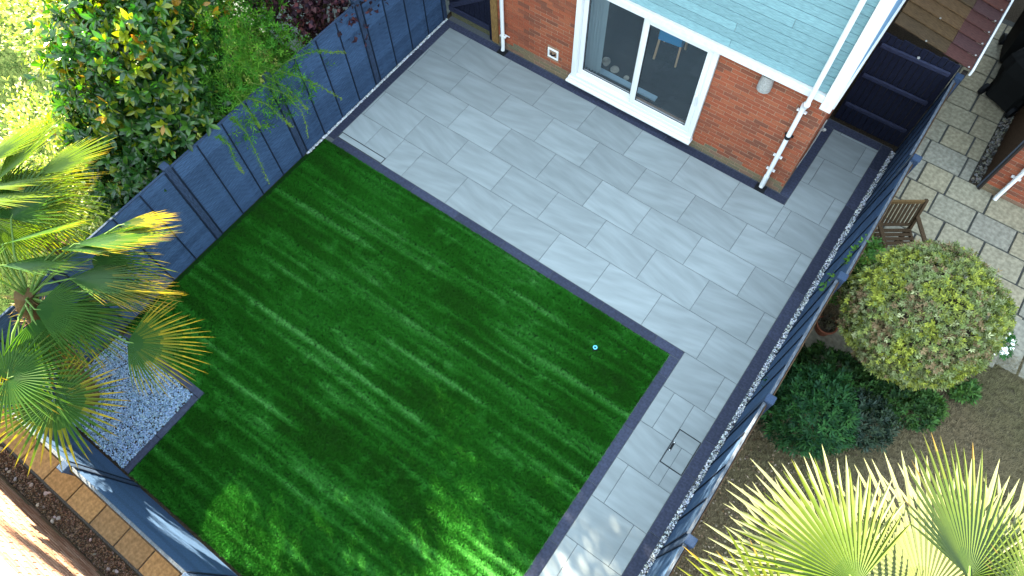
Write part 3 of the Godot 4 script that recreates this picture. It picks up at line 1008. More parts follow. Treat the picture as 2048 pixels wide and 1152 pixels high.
# ---------------------------------------------------------------- the house
func build_house() -> void:
	var h := thing("brick_house", "red brick house with pale blue boarded upper storey and white sliding patio door", "house")
	# rear wall: mortar ground with an opening for the door, bricks proud of it
	var w := MB.new()
	w.bx(-0.52, 1.16, -0.1, 2.3, -3.5, -3.222)
	w.bx(3.505, 5.125, -0.1, 2.3, -3.5, -3.222)
	w.bx(1.16, 3.505, -0.1, 0.135, -3.5, -3.222)
	w.bx(1.16, 3.505, 2.16, 2.3, -3.5, -3.222)
	var rear := part("rear_wall", w.done(), M["mortar"], h)
	bricks(rear, Vector3(3.505, 0.0, -3.214), Vector3.RIGHT, Vector3.BACK, 1.62, 2.13, [], 2, Rect2(0, 0, 3, 3), 5)
	bricks(rear, Vector3(-0.52, 0.0, -3.214), Vector3.RIGHT, Vector3.BACK, 1.68, 2.13, [[1.17, 1.4, 0.345, 0.55]], 2, Rect2(0.9, 0, 1.0, 1.3), 6)
	bricks(rear, Vector3(1.16, 0.0, -3.214), Vector3.RIGHT, Vector3.BACK, 2.345, 0.14, [], 0, Rect2(0, 0, 3, 1), 7)
	var sw := MB.new()
	sw.bx(4.85, 5.118, -0.1, 2.3, -12.5, -3.502)
	var side := part("side_wall", sw.done(), M["mortar"], h)
	bricks(side, Vector3(5.126, 0, -3.225), Vector3(0, 0, -1), Vector3.RIGHT, 5.2, 2.2, [], 1, Rect2(9, 9, 1, 1), 8)
	var lw := MB.new()
	lw.bx(-0.515, -0.25, -0.1, 2.3, -12.5, -3.502)
	lw.bx(-0.25, 4.85, -0.1, 2.3, -12.5, -12.25)
	part("outer_wall", lw.done(), M["brick_1"], h)
	# tan quoin strip by the gate
	var tq := MB.new()
	tq.bx(-0.525, -0.385, 0.05, 2.1, -3.2165, -3.19, 0.003)
	part("timber_strip", tq.done(), M["tan_timber"], h)
	# room behind the glass
	var rm := MB.new()
	rm.bx(-0.25, 4.85, 0.0, 0.16, -7.5, -3.502)
	part("floor", rm.done(), M["room_floor"], h)
	var rw := MB.new()
	rw.bx(-0.25, 4.85, 0.16, 2.3, -7.6, -7.5)
	rw.bx(-0.25, -0.2, 0.16, 2.3, -7.5, -3.502)
	rw.bx(4.8, 4.85, 0.16, 2.3, -7.5, -3.502)
	part("room_wall", rw.done(), M["room_wall"], h)
	var cl := MB.new()
	cl.bx(-0.52, 5.125, 2.302, 2.5, -12.5, -3.17)
	part("upper_floor", cl.done(), M["room_wall"], h)
	# upper storey boarding
	var up := MB.new()
	up.bx(-0.52, 5.1, 2.5, 5.7, -12.5, -3.17)
	part("upper_wall", up.done(), M["mortar"], h)
	var trim := MB.new()
	trim.bx(-0.52, 5.02, 2.125, 2.245, -3.205, -3.085, 0.006)
	part("white_bottom_trim", trim.done(), M["white_paint"], h)
	var face := Basis(Vector3.RIGHT, -0.02)
	for k in 26:
		var y := 2.25 + k * 0.138
		if y > 5.5:
			break
		var x := -0.5
		var cuts := [-0.5, 5.0]
		var j: float = R(0.6, 4.6)
		cuts = [-0.5, j, 5.015]
		if rng.randf() < 0.5:
			cuts = [-0.5, minf(j, 2.4), maxf(j, 3.0) + 0.6, 5.015]
		for i in cuts.size() - 1:
			var bl := MB.new()
			var ln: float = cuts[i + 1] - cuts[i] - 0.004
			bl.box(Transform3D(face, Vector3.ZERO), Vector3(ln, 0.129, 0.017), 0.003)
			part("cladding_board", bl.done(), M["cladding_%d" % (rng.randi() % 5)], h, Vector3((cuts[i] + cuts[i + 1]) / 2, y + 0.07, -3.145 + R(-0.0015, 0.0015)))
	var cb := MB.new()
	cb.bx(5.018, 5.17, 2.03, 5.6, -3.2, -3.075, 0.006)
	part("white_corner_board", cb.done(), M["white_paint"], h)
	var rb := MB.new()
	rb.bx(5.105, 5.158, 2.1, 5.6, -12.5, -3.202)
	part("side_boarding", rb.done(), M["blue_return"], h)
	var rtrim := MB.new()
	rtrim.bx(5.135, 5.185, 2.0, 2.14, -12.5, -3.202, 0.005)
	part("white_side_trim", rtrim.done(), M["white_paint"], h)
	# roof
	var rf := MB.new()
	for s in [-1.0, 1.0]:
		var a := Vector3(-0.8, 5.5, -7.85 + s * 5.25)
		var b := Vector3(5.45, 5.5, -7.85 + s * 5.25)
		var top := Vector3(0, 3.0, -s * 5.25)
		rf.quad(a, b, b + top, a + top, Vector3(0, 1, s))
		rf.quad(a - Vector3(0, 0.12, 0), b - Vector3(0, 0.12, 0), b + top - Vector3(0, 0.12, 0), a + top - Vector3(0, 0.12, 0), Vector3(0, -1, -s))
		rf.quad(a, b, b - Vector3(0, 0.12, 0), a - Vector3(0, 0.12, 0), Vector3(0, 0, s))
	for x in [-0.52, 5.125]:
		rf.tri(Vector3(x, 5.6, -12.6), Vector3(x, 5.6, -3.1), Vector3(x, 8.3, -7.85), Vector3(signf(x), 0, 0))
	part("roof", rf.done(), M["roof_tile"], h)
	# patio door
	var fr := MB.new()
	fr.bx(1.175, 1.262, 0.245, 2.16, -3.3, -3.16, 0.004)
	fr.bx(3.42, 3.503, 0.245, 2.16, -3.3, -3.16, 0.004)
	fr.bx(1.262, 3.42, 2.075, 2.16, -3.3, -3.16, 0.004)
	fr.bx(1.262, 3.42, 0.245, 0.31, -3.3, -3.16, 0.004)
	var door := part("door_frame", fr.done(), M["white_plastic"], h)
	var sl := MB.new()
	sl.bx(1.12, 3.52, 0.14, 0.185, -3.3, -3.085, 0.008)
	sl.bx(1.14, 3.505, 0.185, 0.243, -3.3, -3.135, 0.006)
	part("white_sill", sl.done(), M["white_plastic"], h)
	var lf := MB.new()
	for q in [[1.263, 1.345, 0.312, 2.073], [2.275, 2.36, 0.312, 2.073], [1.345, 2.275, 0.312, 0.4], [1.345, 2.275, 1.99, 2.073]]:
		lf.bx(q[0], q[1], q[2], q[3], -3.29, -3.235, 0.004)
	part("fixed_sash", lf.done(), M["white_plastic"], door)
	var rs := MB.new()
	for q in [[2.315, 2.402, 0.312, 2.073], [3.335, 3.419, 0.312, 2.073], [2.402, 3.335, 0.312, 0.405], [2.402, 3.335, 1.985, 2.073]]:
		rs.bx(q[0], q[1], q[2], q[3], -3.228, -3.17, 0.004)
	part("sliding_sash", rs.done(), M["white_plastic"], door)
	for q in [[1.345, 2.275, 0.4, 1.99, -3.262], [2.402, 3.335, 0.405, 1.985, -3.198]]:
		var g := MB.new()
		g.bx(q[0], q[1], q[2], q[3], q[4] - 0.003, q[4] + 0.003)
		part("glass_pane", g.done(), M["glass"], door)
		var ga := MB.new()
		var zz: float = q[4] + 0.004
		ga.bx(q[0], q[0] + 0.012, q[2], q[3], zz, zz + 0.006)
		ga.bx(q[1] - 0.012, q[1], q[2], q[3], zz, zz + 0.006)
		ga.bx(q[0] + 0.012, q[1] - 0.012, q[2], q[2] + 0.012, zz, zz + 0.006)
		ga.bx(q[0] + 0.012, q[1] - 0.012, q[3] - 0.012, q[3], zz, zz + 0.006)
		part("gasket", ga.done(), M["black_rubber"], door)
	var hd := MB.new()
	hd.bx(3.35, 3.395, 0.93, 1.19, -3.168, -3.155, 0.006)
	hd.bar(Vector3(3.37, 0.96, -3.125), Vector3(3.37, 1.16, -3.125), 0.022, 0.022, Vector3.RIGHT, 0.005)
	hd.bx(3.362, 3.378, 0.97, 0.99, -3.155, -3.13)
	hd.bx(3.362, 3.378, 1.13, 1.15, -3.155, -3.13)
	part("handle", hd.done(), M["white_plastic"], door)
	for k in 5:
		var vb := MB.new()
		vb.box(Transform3D(Basis(Vector3.UP, 0.9), Vector3(1.33 + k * 0.055, 1.15, -3.42)), Vector3(0.085, 1.7, 0.002))
		part("blind_slat", vb.done(), M["blind"], h)
	var pbd := MB.new()
	pbd.bx(1.3, 2.62, 0.19, 0.225, -3.62, -3.52, 0.004)
	part("inner_ledge", pbd.done(), M["pale_board"], h)
	# small square vent
	var vt := MB.new()
	vt.bx(0.66, 0.875, 0.355, 0.39, -3.222, -3.196, 0.01)
	vt.bx(0.66, 0.875, 0.525, 0.56, -3.222, -3.196, 0.01)
	vt.bx(0.66, 0.695, 0.39, 0.525, -3.222, -3.196, 0.01)
	vt.bx(0.84, 0.875, 0.39, 0.525, -3.222, -3.196, 0.01)
	var ve := part("vent_frame", vt.done(), M["white_plastic"], h)
	var vi := MB.new()
	vi.bx(0.695, 0.84, 0.39, 0.525, -3.3, -3.228)
	vi.lathe([Vector2(0.05, 0), Vector2(0.05, 0.02), Vector2(0.03, 0.02), Vector2(0.03, 0.0)], Vector3(0.767, 0.44, -3.215), 12)
	part("vent_hood", vi.done(), M["black_rubber"], ve)
	# lantern: half-round zinc hood under the trim
	var lm := MB.new()
	var prev := []
	for k in 13:
		var a := PI * k / 12.0
		var row := []
		for q in [[0.082, 2.1], [0.1, 1.87], [0.098, 1.8], [0.06, 1.785]]:
			row.append(Vector3(4.235 - cos(a) * q[0], q[1], -3.205 + sin(a) * q[0] * 0.95))
		if k > 0:
			for i in 3:
				lm.quad(prev[i], row[i], row[i + 1], prev[i + 1], Vector3(-cos(a), -0.2, sin(a)))
		prev = row
	var la := part("wall_lantern", lm.done(), M["grey_metal"], h)
	var lb := MB.new()
	lb.bx(4.175, 4.295, 2.07, 2.115, -3.21, -3.12, 0.01)
	part("lantern_bracket", lb.done(), M["dark_trim"], la)
	# downpipes
	var d1 := MB.new()
	d1.tube([Vector3(-0.245, 0.03, -3.13), Vector3(-0.245, 0.1, -3.145), Vector3(-0.245, 2.02, -3.145), Vector3(-0.245, 2.16, -3.04), Vector3(-0.245, 5.5, -3.04)], [0.036, 0.034, 0.034, 0.034, 0.034], 14)
	var dp := part("downpipe", d1.done(), M["white_plastic"], h)
	var c1 := MB.new()
	c1.bx(-0.3, -0.18, 0.33, 0.36, -3.2, -3.125, 0.006)
	c1.bx(-0.2, -0.13, 0.335, 0.35, -3.2, -3.19)
	part("pipe_clip", c1.done(), M["white_plastic"], dp)
	var d2 := MB.new()
	d2.tube([Vector3(4.835, 0.03, -3.12), Vector3(4.835, 0.09, -3.145), Vector3(4.835, 1.9, -3.145)], [0.034, 0.034, 0.034], 14)
	d2.tube([Vector3(4.835, 0.06, -3.142), Vector3(4.835, 0.3, -3.145)], [0.041, 0.041], 14)
	d2.tube([Vector3(4.835, 1.86, -3.145), Vector3(4.835, 1.93, -3.14), Vector3(4.86, 1.98, -3.09), Vector3(4.865, 2.06, -3.035)], [0.043, 0.043, 0.043, 0.043], 14)
	d2.tube([Vector3(4.865, 2.03, -3.035), Vector3(4.865, 5.5, -3.035)], [0.034, 0.034], 14)
	dp = part("downpipe", d2.done(), M["white_plastic"], h)
	var c2 := MB.new()
	c2.tube([Vector3(4.835, 1.225, -3.145), Vector3(4.835, 1.275, -3.145)], [0.045, 0.045], 14)
	c2.bx(4.77, 4.9, 1.235, 1.265, -3.2, -3.17, 0.004)
	part("black_pipe_clip", c2.done(), M["black_rubber"], dp)
	for y in [0.42, 0.75, 1.75]:
		var c3 := MB.new()
		c3.bx(4.765, 4.905, y, y + 0.022, -3.205, -3.16, 0.004)
		part("pipe_clip", c3.done(), M["white_plastic"], dp)
	for x in [-0.245, 4.835]:
		var gu := MB.new()
		gu.bx(x - 0.085, x + 0.085, -0.02, 0.006, -3.2, -3.045, 0.004)
		part("gully", gu.done(), M["black_rubber"], h)
	# outside tap and cables on the dark side wall
	var tp := MB.new()
	tp.tube([Vector3(5.135, 0.25, -3.6), Vector3(5.15, 0.55, -3.7), Vector3(5.15, 0.9, -3.82), Vector3(5.15, 1.05, -3.95)], [0.008, 0.008, 0.008, 0.008], 6)
	tp.tube([Vector3(5.15, 0.5, -3.62), Vector3(5.16, 0.8, -3.75), Vector3(5.16, 1.0, -3.85)], [0.006, 0.006, 0.006], 6)
	var tb := part("wall_cable", tp.done(), M["grey_metal"], h)
	var tk := MB.new()
	tk.tube([Vector3(5.126, 0.72, -4.05), Vector3(5.2, 0.72, -4.05)], [0.014, 0.014], 8)
	tk.lathe([Vector2(0, 0), Vector2(0.026, 0.006), Vector2(0.026, 0.02), Vector2(0, 0.026)], Vector3(5.19, 0.735, -4.05), 10)
	part("tap", tk.done(), M["grey_metal"], tb)

	# things in the room
	var ch := thing("dining_chair", "blue-backed chair with pale wooden legs behind the glass door", "chair", Vector3(2.28, 0.16, -4.62), 0.12)
	var cbk := MB.new()
	cbk.bx(-0.21, 0.21, 0.42, 0.9, 0.18, 0.215, 0.012)
	part("backrest", cbk.done(), M["blue_fabric"], ch)
	var cst := MB.new()
	cst.bx(-0.22, 0.22, 0.4, 0.44, -0.24, 0.178, 0.012)
	part("seat", cst.done(), M["blue_fabric"], ch)
	for sx in [-1.0, 1.0]:
		for sz in [-1.0, 1.0]:
			var lg := MB.new()
			lg.bar(Vector3(sx * 0.19, 0.4, sz * 0.17), Vector3(sx * 0.2, 0.0, sz * 0.23), 0.032, 0.032)
			part("leg", lg.done(), M["chair_wood"], ch)
	for q in [[1.5, -3.78, 0.075, 0.11, "round pale pot nearest the blinds on the floor behind the left pane"], [1.7, -3.74, 0.08, 0.05, "wide shallow bowl between two smaller pots behind the left pane"], [1.96, -3.7, 0.05, 0.04, "smallest dish, right of the bowls behind the left pane"]]:
		var b := MB.new()
		b.lathe([Vector2(0.0, 0.0), Vector2(q[2] * 0.6, 0.0), Vector2(q[2], q[3] * 0.6), Vector2(q[2] * 0.9, q[3]), Vector2(q[2] * 0.8, q[3]), Vector2(q[2] * 0.8, q[3] * 0.6), Vector2(0, q[3] * 0.3)], Vector3.ZERO, 18)
		var o := part("bowl", b.done(), M["bowl_clay"], self, Vector3(q[0], 0.162, q[1]))
		o.name = numbered("clay_bowl")
		tag(o, q[4], "bowl", "pots on the floor behind the glass")

	# lean-to roof behind the passage panel
	var lt := thing("lean_to_roof", "brown boarded lean-to roof with white edge trim beside the house", "roof")
	var rowz := -5.16
	for k in 15:
		for c in 2:
			var m := MB.new()
			var xa := 5.21 if c == 0 else 6.0 + R(-0.03, 0.03)
			var xb := 6.03 if c == 0 else 6.44
			var slope := 0.16
			var xm := (xa + xb) / 2
			var tilt := Basis(Vector3.BACK, -atan(slope)) * Basis(Vector3.RIGHT, -0.08)
			m.box(Transform3D(tilt, Vector3.ZERO), Vector3(xb - xa, 0.02, 0.275), 0.005)
			part("board", m.done(), M[("leanto_board_%d" if c == 0 else "leanto_red_%d") % (rng.randi() % 3)], lt, Vector3(xm, 1.97 - (xm - 5.21) * slope + (0.008 if c == 0 else 0.0), rowz - k * 0.27 - 0.155))
		for c in ([5.72, 6.39] if k % 2 == 0 else [6.39]):
			var cp := MB.new()
			cp.lathe([Vector2(0.014, 0), Vector2(0.012, 0.01), Vector2(0, 0.014)], Vector3.ZERO, 8)
			part("fixing_cap", cp.done(), M["grey_metal"], lt, Vector3(c, 1.995 - (c - 5.21) * 0.16, rowz - k * 0.27 - 0.02))
	var ed := MB.new()
	ed.bx(6.445, 6.475, 1.70, 1.80, -9.2, -5.16, 0.004)
	part("white_edge_trim", ed.done(), M["white_plastic"], lt)
	var lp := MB.new()
	for z in [-5.2, -7.2, -9.1]:
		lp.bx(6.36, 6.43, -0.05, 1.7, z - 0.035, z + 0.035)
	part("posts", lp.done(), M["dark_trim"], lt)

	# unseen house added on the left; its wall and roof shade the lawn
	var nh := thing("added_shade_house", "unseen brick house added left of the gate to shade the garden", "house")
	var nw := MB.new()
	nw.bx(-9.2, -1.95, -0.1, 6.5, -9.5, -3.7)
	part("wall", nw.done(), M["brick_1"], nh)
	var nr := MB.new()
	for s in [-1.0, 1.0]:
		var a := Vector3(-9.5, 6.4, -6.6 + s * 3.3)
		var b := Vector3(-1.75, 6.4, -6.6 + s * 3.3)
		var top := Vector3(0, 2.2, -s * 3.3)
		nr.quad(a, b, b + top, a + top, Vector3(0, 1, s))
	for x in [-9.2, -1.95]:
		nr.tri(Vector3(x, 6.5, -9.6), Vector3(x, 6.5, -3.6), Vector3(x, 8.5, -6.6), Vector3(x + 6.6, 0, 0))
	part("roof", nr.done(), M["roof_tile"], nh)

	# neighbouring house, right
	var n2 := thing("brick_house", "neighbouring brick house corner with a white downpipe at the right edge", "house")
	var m2 := MB.new()
	m2.bx(7.65, 13.0, -0.1, 5.0, -12, -5.108)
	var fw := part("front_wall", m2.done(), M["mortar"], n2)
	bricks(fw, Vector3(7.652, 0, -5.1), Vector3.RIGHT, Vector3.BACK, 3.0, 2.2, [], 1, Rect2(0.0, 0, 1.7, 1.2), 15)
	var s2 := MB.new()
	s2.bx(7.62, 7.648, -0.1, 5.0, -12, -5.13)
	part("side_wall", s2.done(), M["raw_timber"], n2)  # brick side in shade, its darkness put into the brown colour
	var ct := MB.new()
	ct.bx(7.615, 7.652, 0.0, 5.0, -5.13, -5.06, 0.004)
	part("corner_trim", ct.done(), M["dark_trim"], n2)
	var ct2 := MB.new()
	ct2.bx(7.59, 7.614, 0.0, 5.0, -5.11, -5.085, 0.004)
	part("corner_bead", ct2.done(), M["weathered_rail"], n2)
	var d3 := MB.new()
	d3.tube([Vector3(7.9, 0.02, -5.0), Vector3(7.9, 0.08, -5.03), Vector3(7.9, 4.9, -5.03)], [0.034, 0.034, 0.034], 12)
	d3.tube([Vector3(7.9, 0.7, -5.03), Vector3(7.9, 0.85, -5.03)], [0.041, 0.041], 12)
	var dq := part("downpipe", d3.done(), M["white_plastic"], n2)
	var c4 := MB.new()
	c4.bx(7.83, 7.97, 0.5, 0.525, -5.095, -5.05, 0.004)
	part("pipe_clip", c4.done(), M["white_plastic"], dq)
	var rf2 := MB.new()
	rf2.quad(Vector3(7.3, 4.9, -4.8), Vector3(13.3, 4.9, -4.8), Vector3(13.3, 7.2, -8.5), Vector3(7.3, 7.2, -8.5), Vector3(0, 1, 1))
	rf2.quad(Vector3(7.3, 4.9, -12.2), Vector3(13.3, 4.9, -12.2), Vector3(13.3, 7.2, -8.5), Vector3(7.3, 7.2, -8.5), Vector3(0, 1, -1))
	part("roof", rf2.done(), M["roof_tile"], n2)

	# house behind, bottom left: its wall catches the sun
	var n3 := thing("brick_house", "sunlit brick wall of the house behind the slab path, bottom left corner", "house")
	var m3 := MB.new()
	m3.bx(-6, 4.5, -0.1, 2.25, 6.788, 12.5)
	var bw := part("wall", m3.done(), M["mortar"], n3)
	bricks(bw, Vector3(3.0, 0, 6.78), Vector3.LEFT, Vector3.FORWARD, 6.0, 2.1, [], 0, Rect2(1.7, 0.4, 2.7, 1.35), 16, true)
	var t3 := MB.new()
	t3.bx(-6, 4.5, 2.1, 2.22, 6.66, 6.786, 0.006)
	part("white_trim", t3.done(), M["white_paint"], n3)
	for k in 19:
		var bl := MB.new()
		bl.box(Transform3D(Basis(Vector3.RIGHT, 0.02), Vector3.ZERO), Vector3(10.5, 0.129, 0.017), 0.003)
		part("cladding_board", bl.done(), M["cladding_%d" % (k % 5)], n3, Vector3(-0.75, 2.29 + k * 0.138, 6.72))
	var u3 := MB.new()
	u3.bx(-6, 4.5, 2.25, 4.9, 6.75, 12.5)
	part("upper_wall", u3.done(), M["mortar"], n3)
	var r3 := MB.new()
	r3.quad(Vector3(-6.3, 4.85, 6.45), Vector3(4.8, 4.85, 6.45), Vector3(4.8, 6.9, 9.6), Vector3(-6.3, 6.9, 9.6), Vector3(0, 1, -1))
	r3.quad(Vector3(-6.3, 4.85, 12.75), Vector3(4.8, 4.85, 12.75), Vector3(4.8, 6.9, 9.6), Vector3(-6.3, 6.9, 9.6), Vector3(0, 1, 1))
	for x in [-6.0, 4.5]:
		r3.tri(Vector3(x, 4.9, 6.75), Vector3(x, 4.9, 12.5), Vector3(x, 6.8, 9.6), Vector3(x, 0, 0))
	part("roof", r3.done(), M["roof_tile"], n3)

# ---------------------------------------------------------------- plants
func stems(t: Node3D, base: Vector3, tops: Array, r: float, key := "trunk") -> void:
	var m := MB.new()
	for tp in tops:
		var mid: Vector3 = base.lerp(tp, 0.5) + Vector3(R(-0.1, 0.1), 0.1, R(-0.1, 0.1))
		m.tube([base + Vector3(R(-0.05, 0.05), -0.05, R(-0.05, 0.05)), mid, tp], [r, r * 0.7, r * 0.3], 7, false)
	part("trunk", m.done(), M[key], t)

# the leaves nearest the camera become parts, the others one mass
func leafy(t: Node3D, places: Array, mesh: Mesh, keys: Array, picks: Array, any_key: String, cols: Array, single: int) -> void:
	var cam := Vector3(5.434, 9.187, 4.166)
	var idx := []
	for i in places.size():
		idx.append([cam.distance_to(places[i].origin), i])
	idx.sort_custom(func(a, b): return a[0] < b[0])
	var where := []
	var tint := []
	for k in idx.size():
		var tr: Transform3D = places[idx[k][1]]
		var w: int = picks[idx[k][1]]
		if k < single:
			var o := part("leaf", mesh, M[keys[w]], t)
			o.transform = tr
		else:
			where.append(tr)
			var c: Color = cols[w]
			var g := R(0.8, 1.2)
			tint.append(Color(c.r * g, c.g * g, c.b * g))
	many("foliage", mesh, M[any_key], where, tint, t)

func build_left_plants() -> void:
	# laurel-like evergreen with big glossy leaves in rosettes
	var t := thing("evergreen_shrub", "large glossy evergreen shrub with orange young leaves and a sun side brightened in colour beyond the left fence", "shrub", Vector3(-3.0, 0, 1.75))
	var blobs := [[Vector3(0.1, 1.75, 0.05), Vector3(1.15, 1.35, 1.05)], [Vector3(0.75, 1.35, 0.15), Vector3(0.85, 0.95, 0.95)], [Vector3(-0.6, 1.6, -0.3), Vector3(0.95, 1.2, 0.85)], [Vector3(0.55, 1.0, 0.95), Vector3(0.75, 0.85, 0.6)], [Vector3(0.35, 2.65, -0.2), Vector3(0.9, 1.1, 1.0)], [Vector3(-0.1, 2.9, -1.1), Vector3(0.95, 1.1, 0.8)], [Vector3(0.2, 1.5, 0.7), Vector3(0.8, 0.8, 0.7)]]
	stems(t, Vector3.ZERO, [Vector3(0.1, 2.4, 0), Vector3(0.9, 1.7, 0.2), Vector3(-0.6, 2.2, -0.4), Vector3(0.4, 1.6, 0.8), Vector3(-0.2, 2.2, 0.6), Vector3(-0.1, 3.2, 0.1), Vector3(-0.35, 3.1, -1.0)], 0.05)
	var tips := crown_places(blobs, 2600, 0.5, -0.5, 0.5, 0.85, 1.2, 0.35, 4)
	var places := []
	var picks := []
	for tp in tips:
		var wx: float = tp.origin.x + t.position.x
		if wx > -1.45 or (wx > -1.72 and tp.origin.y < 1.8):
			continue
		var young := R(0, 1) + clampf((tp.origin.y - 2.1) * 0.22, -0.3, 0.2) + clampf((-wx - 2.6) * 0.2, -0.05, 0.2)  # young growth, plus sun-side brightness put into the leaf colours
		var n := 5 + rng.randi() % 3
		for k in n:
			var an := k * TAU / n + R(-0.3, 0.3)
			var op := R(0.35, 1.5)
			var d: Vector3 = tp.basis.z.normalized() * cos(op) + (tp.basis.x.normalized() * cos(an) + tp.basis.y.normalized() * sin(an)) * sin(op)
			places.append(aim(tp.origin, d, tp.basis.z, R(0.75, 1.2)))
			if young > 0.92:
				picks.append([2, 3, 2, 2, 1][rng.randi() % 5])
			elif young > 0.68:
				picks.append([2, 1, 2, 1][rng.randi() % 4])
			else:
				picks.append([0, 0, 4, 1][rng.randi() % 4])
	var lf := leaf_mesh(0.145, 0.058, 0.25, 0.2)
	leafy(t, places, lf, ["laurel_0", "laurel_1", "laurel_2", "laurel_3", "laurel_4"], picks, "laurel_any", [Color(0.02, 0.065, 0.014), Color(0.045, 0.12, 0.014), Color(0.19, 0.23, 0.014), Color(0.32, 0.17, 0.014), Color(0.024, 0.075, 0.02)], 300)

	# feathery green shrub that arches over the fence
	t = thing("feathery_shrub", "fine-leaved bright green shrub arching long sprays over the left fence", "shrub", Vector3(-2.35, 0, 0.55))
	blobs = [[Vector3(0.05, 1.6, 0.1), Vector3(0.8, 0.95, 0.75)], [Vector3(0.35, 1.5, -0.25), Vector3(0.6, 0.75, 0.6)], [Vector3(-0.5, 1.9, -0.5), Vector3(0.7, 1.0, 0.65)], [Vector3(0.3, 1.4, 0.6), Vector3(0.6, 0.7, 0.5)], [Vector3(-0.9, 3.0, -0.5), Vector3(0.8, 1.0, 0.8)]]  # last blob: unseen tall top added to shade the lawn
	stems(t, Vector3.ZERO, [Vector3(0.1, 2.1, 0.1), Vector3(0.5, 1.7, -0.3), Vector3(-0.5, 2.0, -0.5), Vector3(0.4, 1.7, 0.5)], 0.025)
	var places2 := crown_places(blobs, 3600, 0.6, -0.7, 0.9, 0.7, 1.3, 0.4, 5)
	many("foliage", sprig(9, 0.075, 0.0135, 0.13, 1.0, 3), M["fine_leaf"], places2, tints(places2.size(), [Color(0.05, 0.18, 0.018), Color(0.07, 0.22, 0.02), Color(0.1, 0.24, 0.022), Color(0.036, 0.13, 0.015)]), t)
	var o := t.position
	for s in [[Vector3(-1.5, 1.95, 0.5), Vector3(-1.15, 2.1, 0.1), Vector3(-1.2, 1.8, -0.25), Vector3(-1.3, 1.45, -0.6)], [Vector3(-1.6, 2.0, 0.6), Vector3(-0.95, 2.1, 0.5), Vector3(-0.85, 1.8, 0.3), Vector3(-0.8, 1.35, 0.06)], [Vector3(-1.5, 2.0, 0.9), Vector3(-0.95, 2.05, 0.8), Vector3(-0.8, 1.75, 0.75), Vector3(-0.75, 1.3, 0.85)], [Vector3(-1.5, 1.9, 1.1), Vector3(-1.05, 2.0, 1.05), Vector3(-0.95, 1.75, 1.0), Vector3(-1.05, 1.35, 0.85)], [Vector3(-1.4, 1.9, 1.45), Vector3(-0.95, 2.0, 1.55), Vector3(-0.85, 1.65, 1.62), Vector3(-0.78, 1.15, 1.7)], [Vector3(-1.4, 1.8, 1.75), Vector3(-1.05, 1.9, 1.8), Vector3(-1.05, 1.6, 1.85), Vector3(-1.15, 1.2, 1.8)], [Vector3(-1.5, 2.0, 0.7), Vector3(-1.0, 2.05, 0.72), Vector3(-0.98, 1.7, 0.62), Vector3(-1.08, 1.35, 0.5)], [Vector3(-1.5, 2.05, 1.2), Vector3(-1.1, 2.0, 1.3), Vector3(-1.2, 1.7, 1.25), Vector3(-1.38, 1.4, 1.15)]]:
		var cv := Curve3D.new()
		for i in 4:
			var p: Vector3 = s[i] - o
			var tg: Vector3 = (s[mini(i + 1, 3)] - s[maxi(i - 1, 0)]) / 5.0
			cv.add_point(p, -tg, tg)
		var pts := cv.get_baked_points()
		var line := []
		var rads := []
		for i in range(0, pts.size(), 2):
			line.append(pts[i])
			rads.append(lerpf(0.006, 0.0015, float(i) / pts.size()))
		var sm := MB.new()
		sm.col = Color(0.13, 0.2, 0.05)
		sm.tube(line, rads, 5)
		var ln := cv.get_baked_length()
		var q := 0.0
		while q < ln:
			var p := cv.sample_baked(q)
			var p2 := cv.sample_baked(minf(q + 0.02, ln))
			var d := (p2 - p).normalized() if p.distance_to(p2) > 0.001 else Vector3.DOWN
			var f := q / ln
			for k in (5 if f < 0.5 else 3):
				var side := (d * 0.6 + rdir() * 1.2).normalized()
				var l := R(0.03, 0.06) * (1.4 - 0.7 * f)
				var w := d.cross(side).normalized() * 0.0045
				var g := R(0.8, 1.2)
				sm.col = Color(0.06 * g, 0.15 * g, 0.02 * g).lerp(Color(0.2, 0.26, 0.04), clampf(f * 1.5 - 0.8, 0.0, 0.8))
				sm.tri(p, p + side * l * 0.5 - w, p + side * l, Vector3.UP)
				sm.tri(p, p + side * l, p + side * l * 0.5 + w, Vector3.UP)
			q += 0.02
		part("spray", sm.done(), M["fine_leaf"], t)

	# purple shrub; its tall unseen crown is added to shade lawn and path
	t = thing("purple_shrub", "dark purple-leaved tree by the left fence, tall unseen crown added for shade", "tree", Vector3(-2.9, 0, -1.35))
	blobs = [[Vector3(0.2, 1.75, 0.25), Vector3(0.9, 0.95, 0.9)], [Vector3(0.65, 1.55, 0.05), Vector3(0.7, 0.75, 0.75)], [Vector3(-0.6, 2.6, -0.5), Vector3(1.2, 1.3, 1.2)], [Vector3(-0.6, 1.7, 0.7), Vector3(0.8, 0.8, 0.6)], [Vector3(0.0, 3.9, -0.9), Vector3(1.5, 1.5, 1.4)], [Vector3(-0.3, 5.3, -0.7), Vector3(1.4, 1.3, 1.4)], [Vector3(-0.1, 3.4, 0.5), Vector3(1.0, 1.3, 0.8)], [Vector3(0.9, 4.3, -1.1), Vector3(0.9, 1.2, 0.9)], [Vector3(-0.3, 6.7, -0.75), Vector3(1.4, 1.2, 1.3)]]
	stems(t, Vector3.ZERO, [Vector3(0.2, 2.2, 0.3), Vector3(0.7, 1.8, 0), Vector3(-0.6, 2.8, -0.6), Vector3(-0.6, 2.0, 0.6), Vector3(0, 4.2, -1), Vector3(-0.3, 5.6, -0.7)], 0.06)
	places2 = crown_places(blobs, 28000, 0.4, -0.8, 0.9, 0.7, 1.3, 0.35, 6)
	places2 = places2.filter(func(q): return q.origin.x + t.position.x < -1.5 or q.origin.y > 2.9)
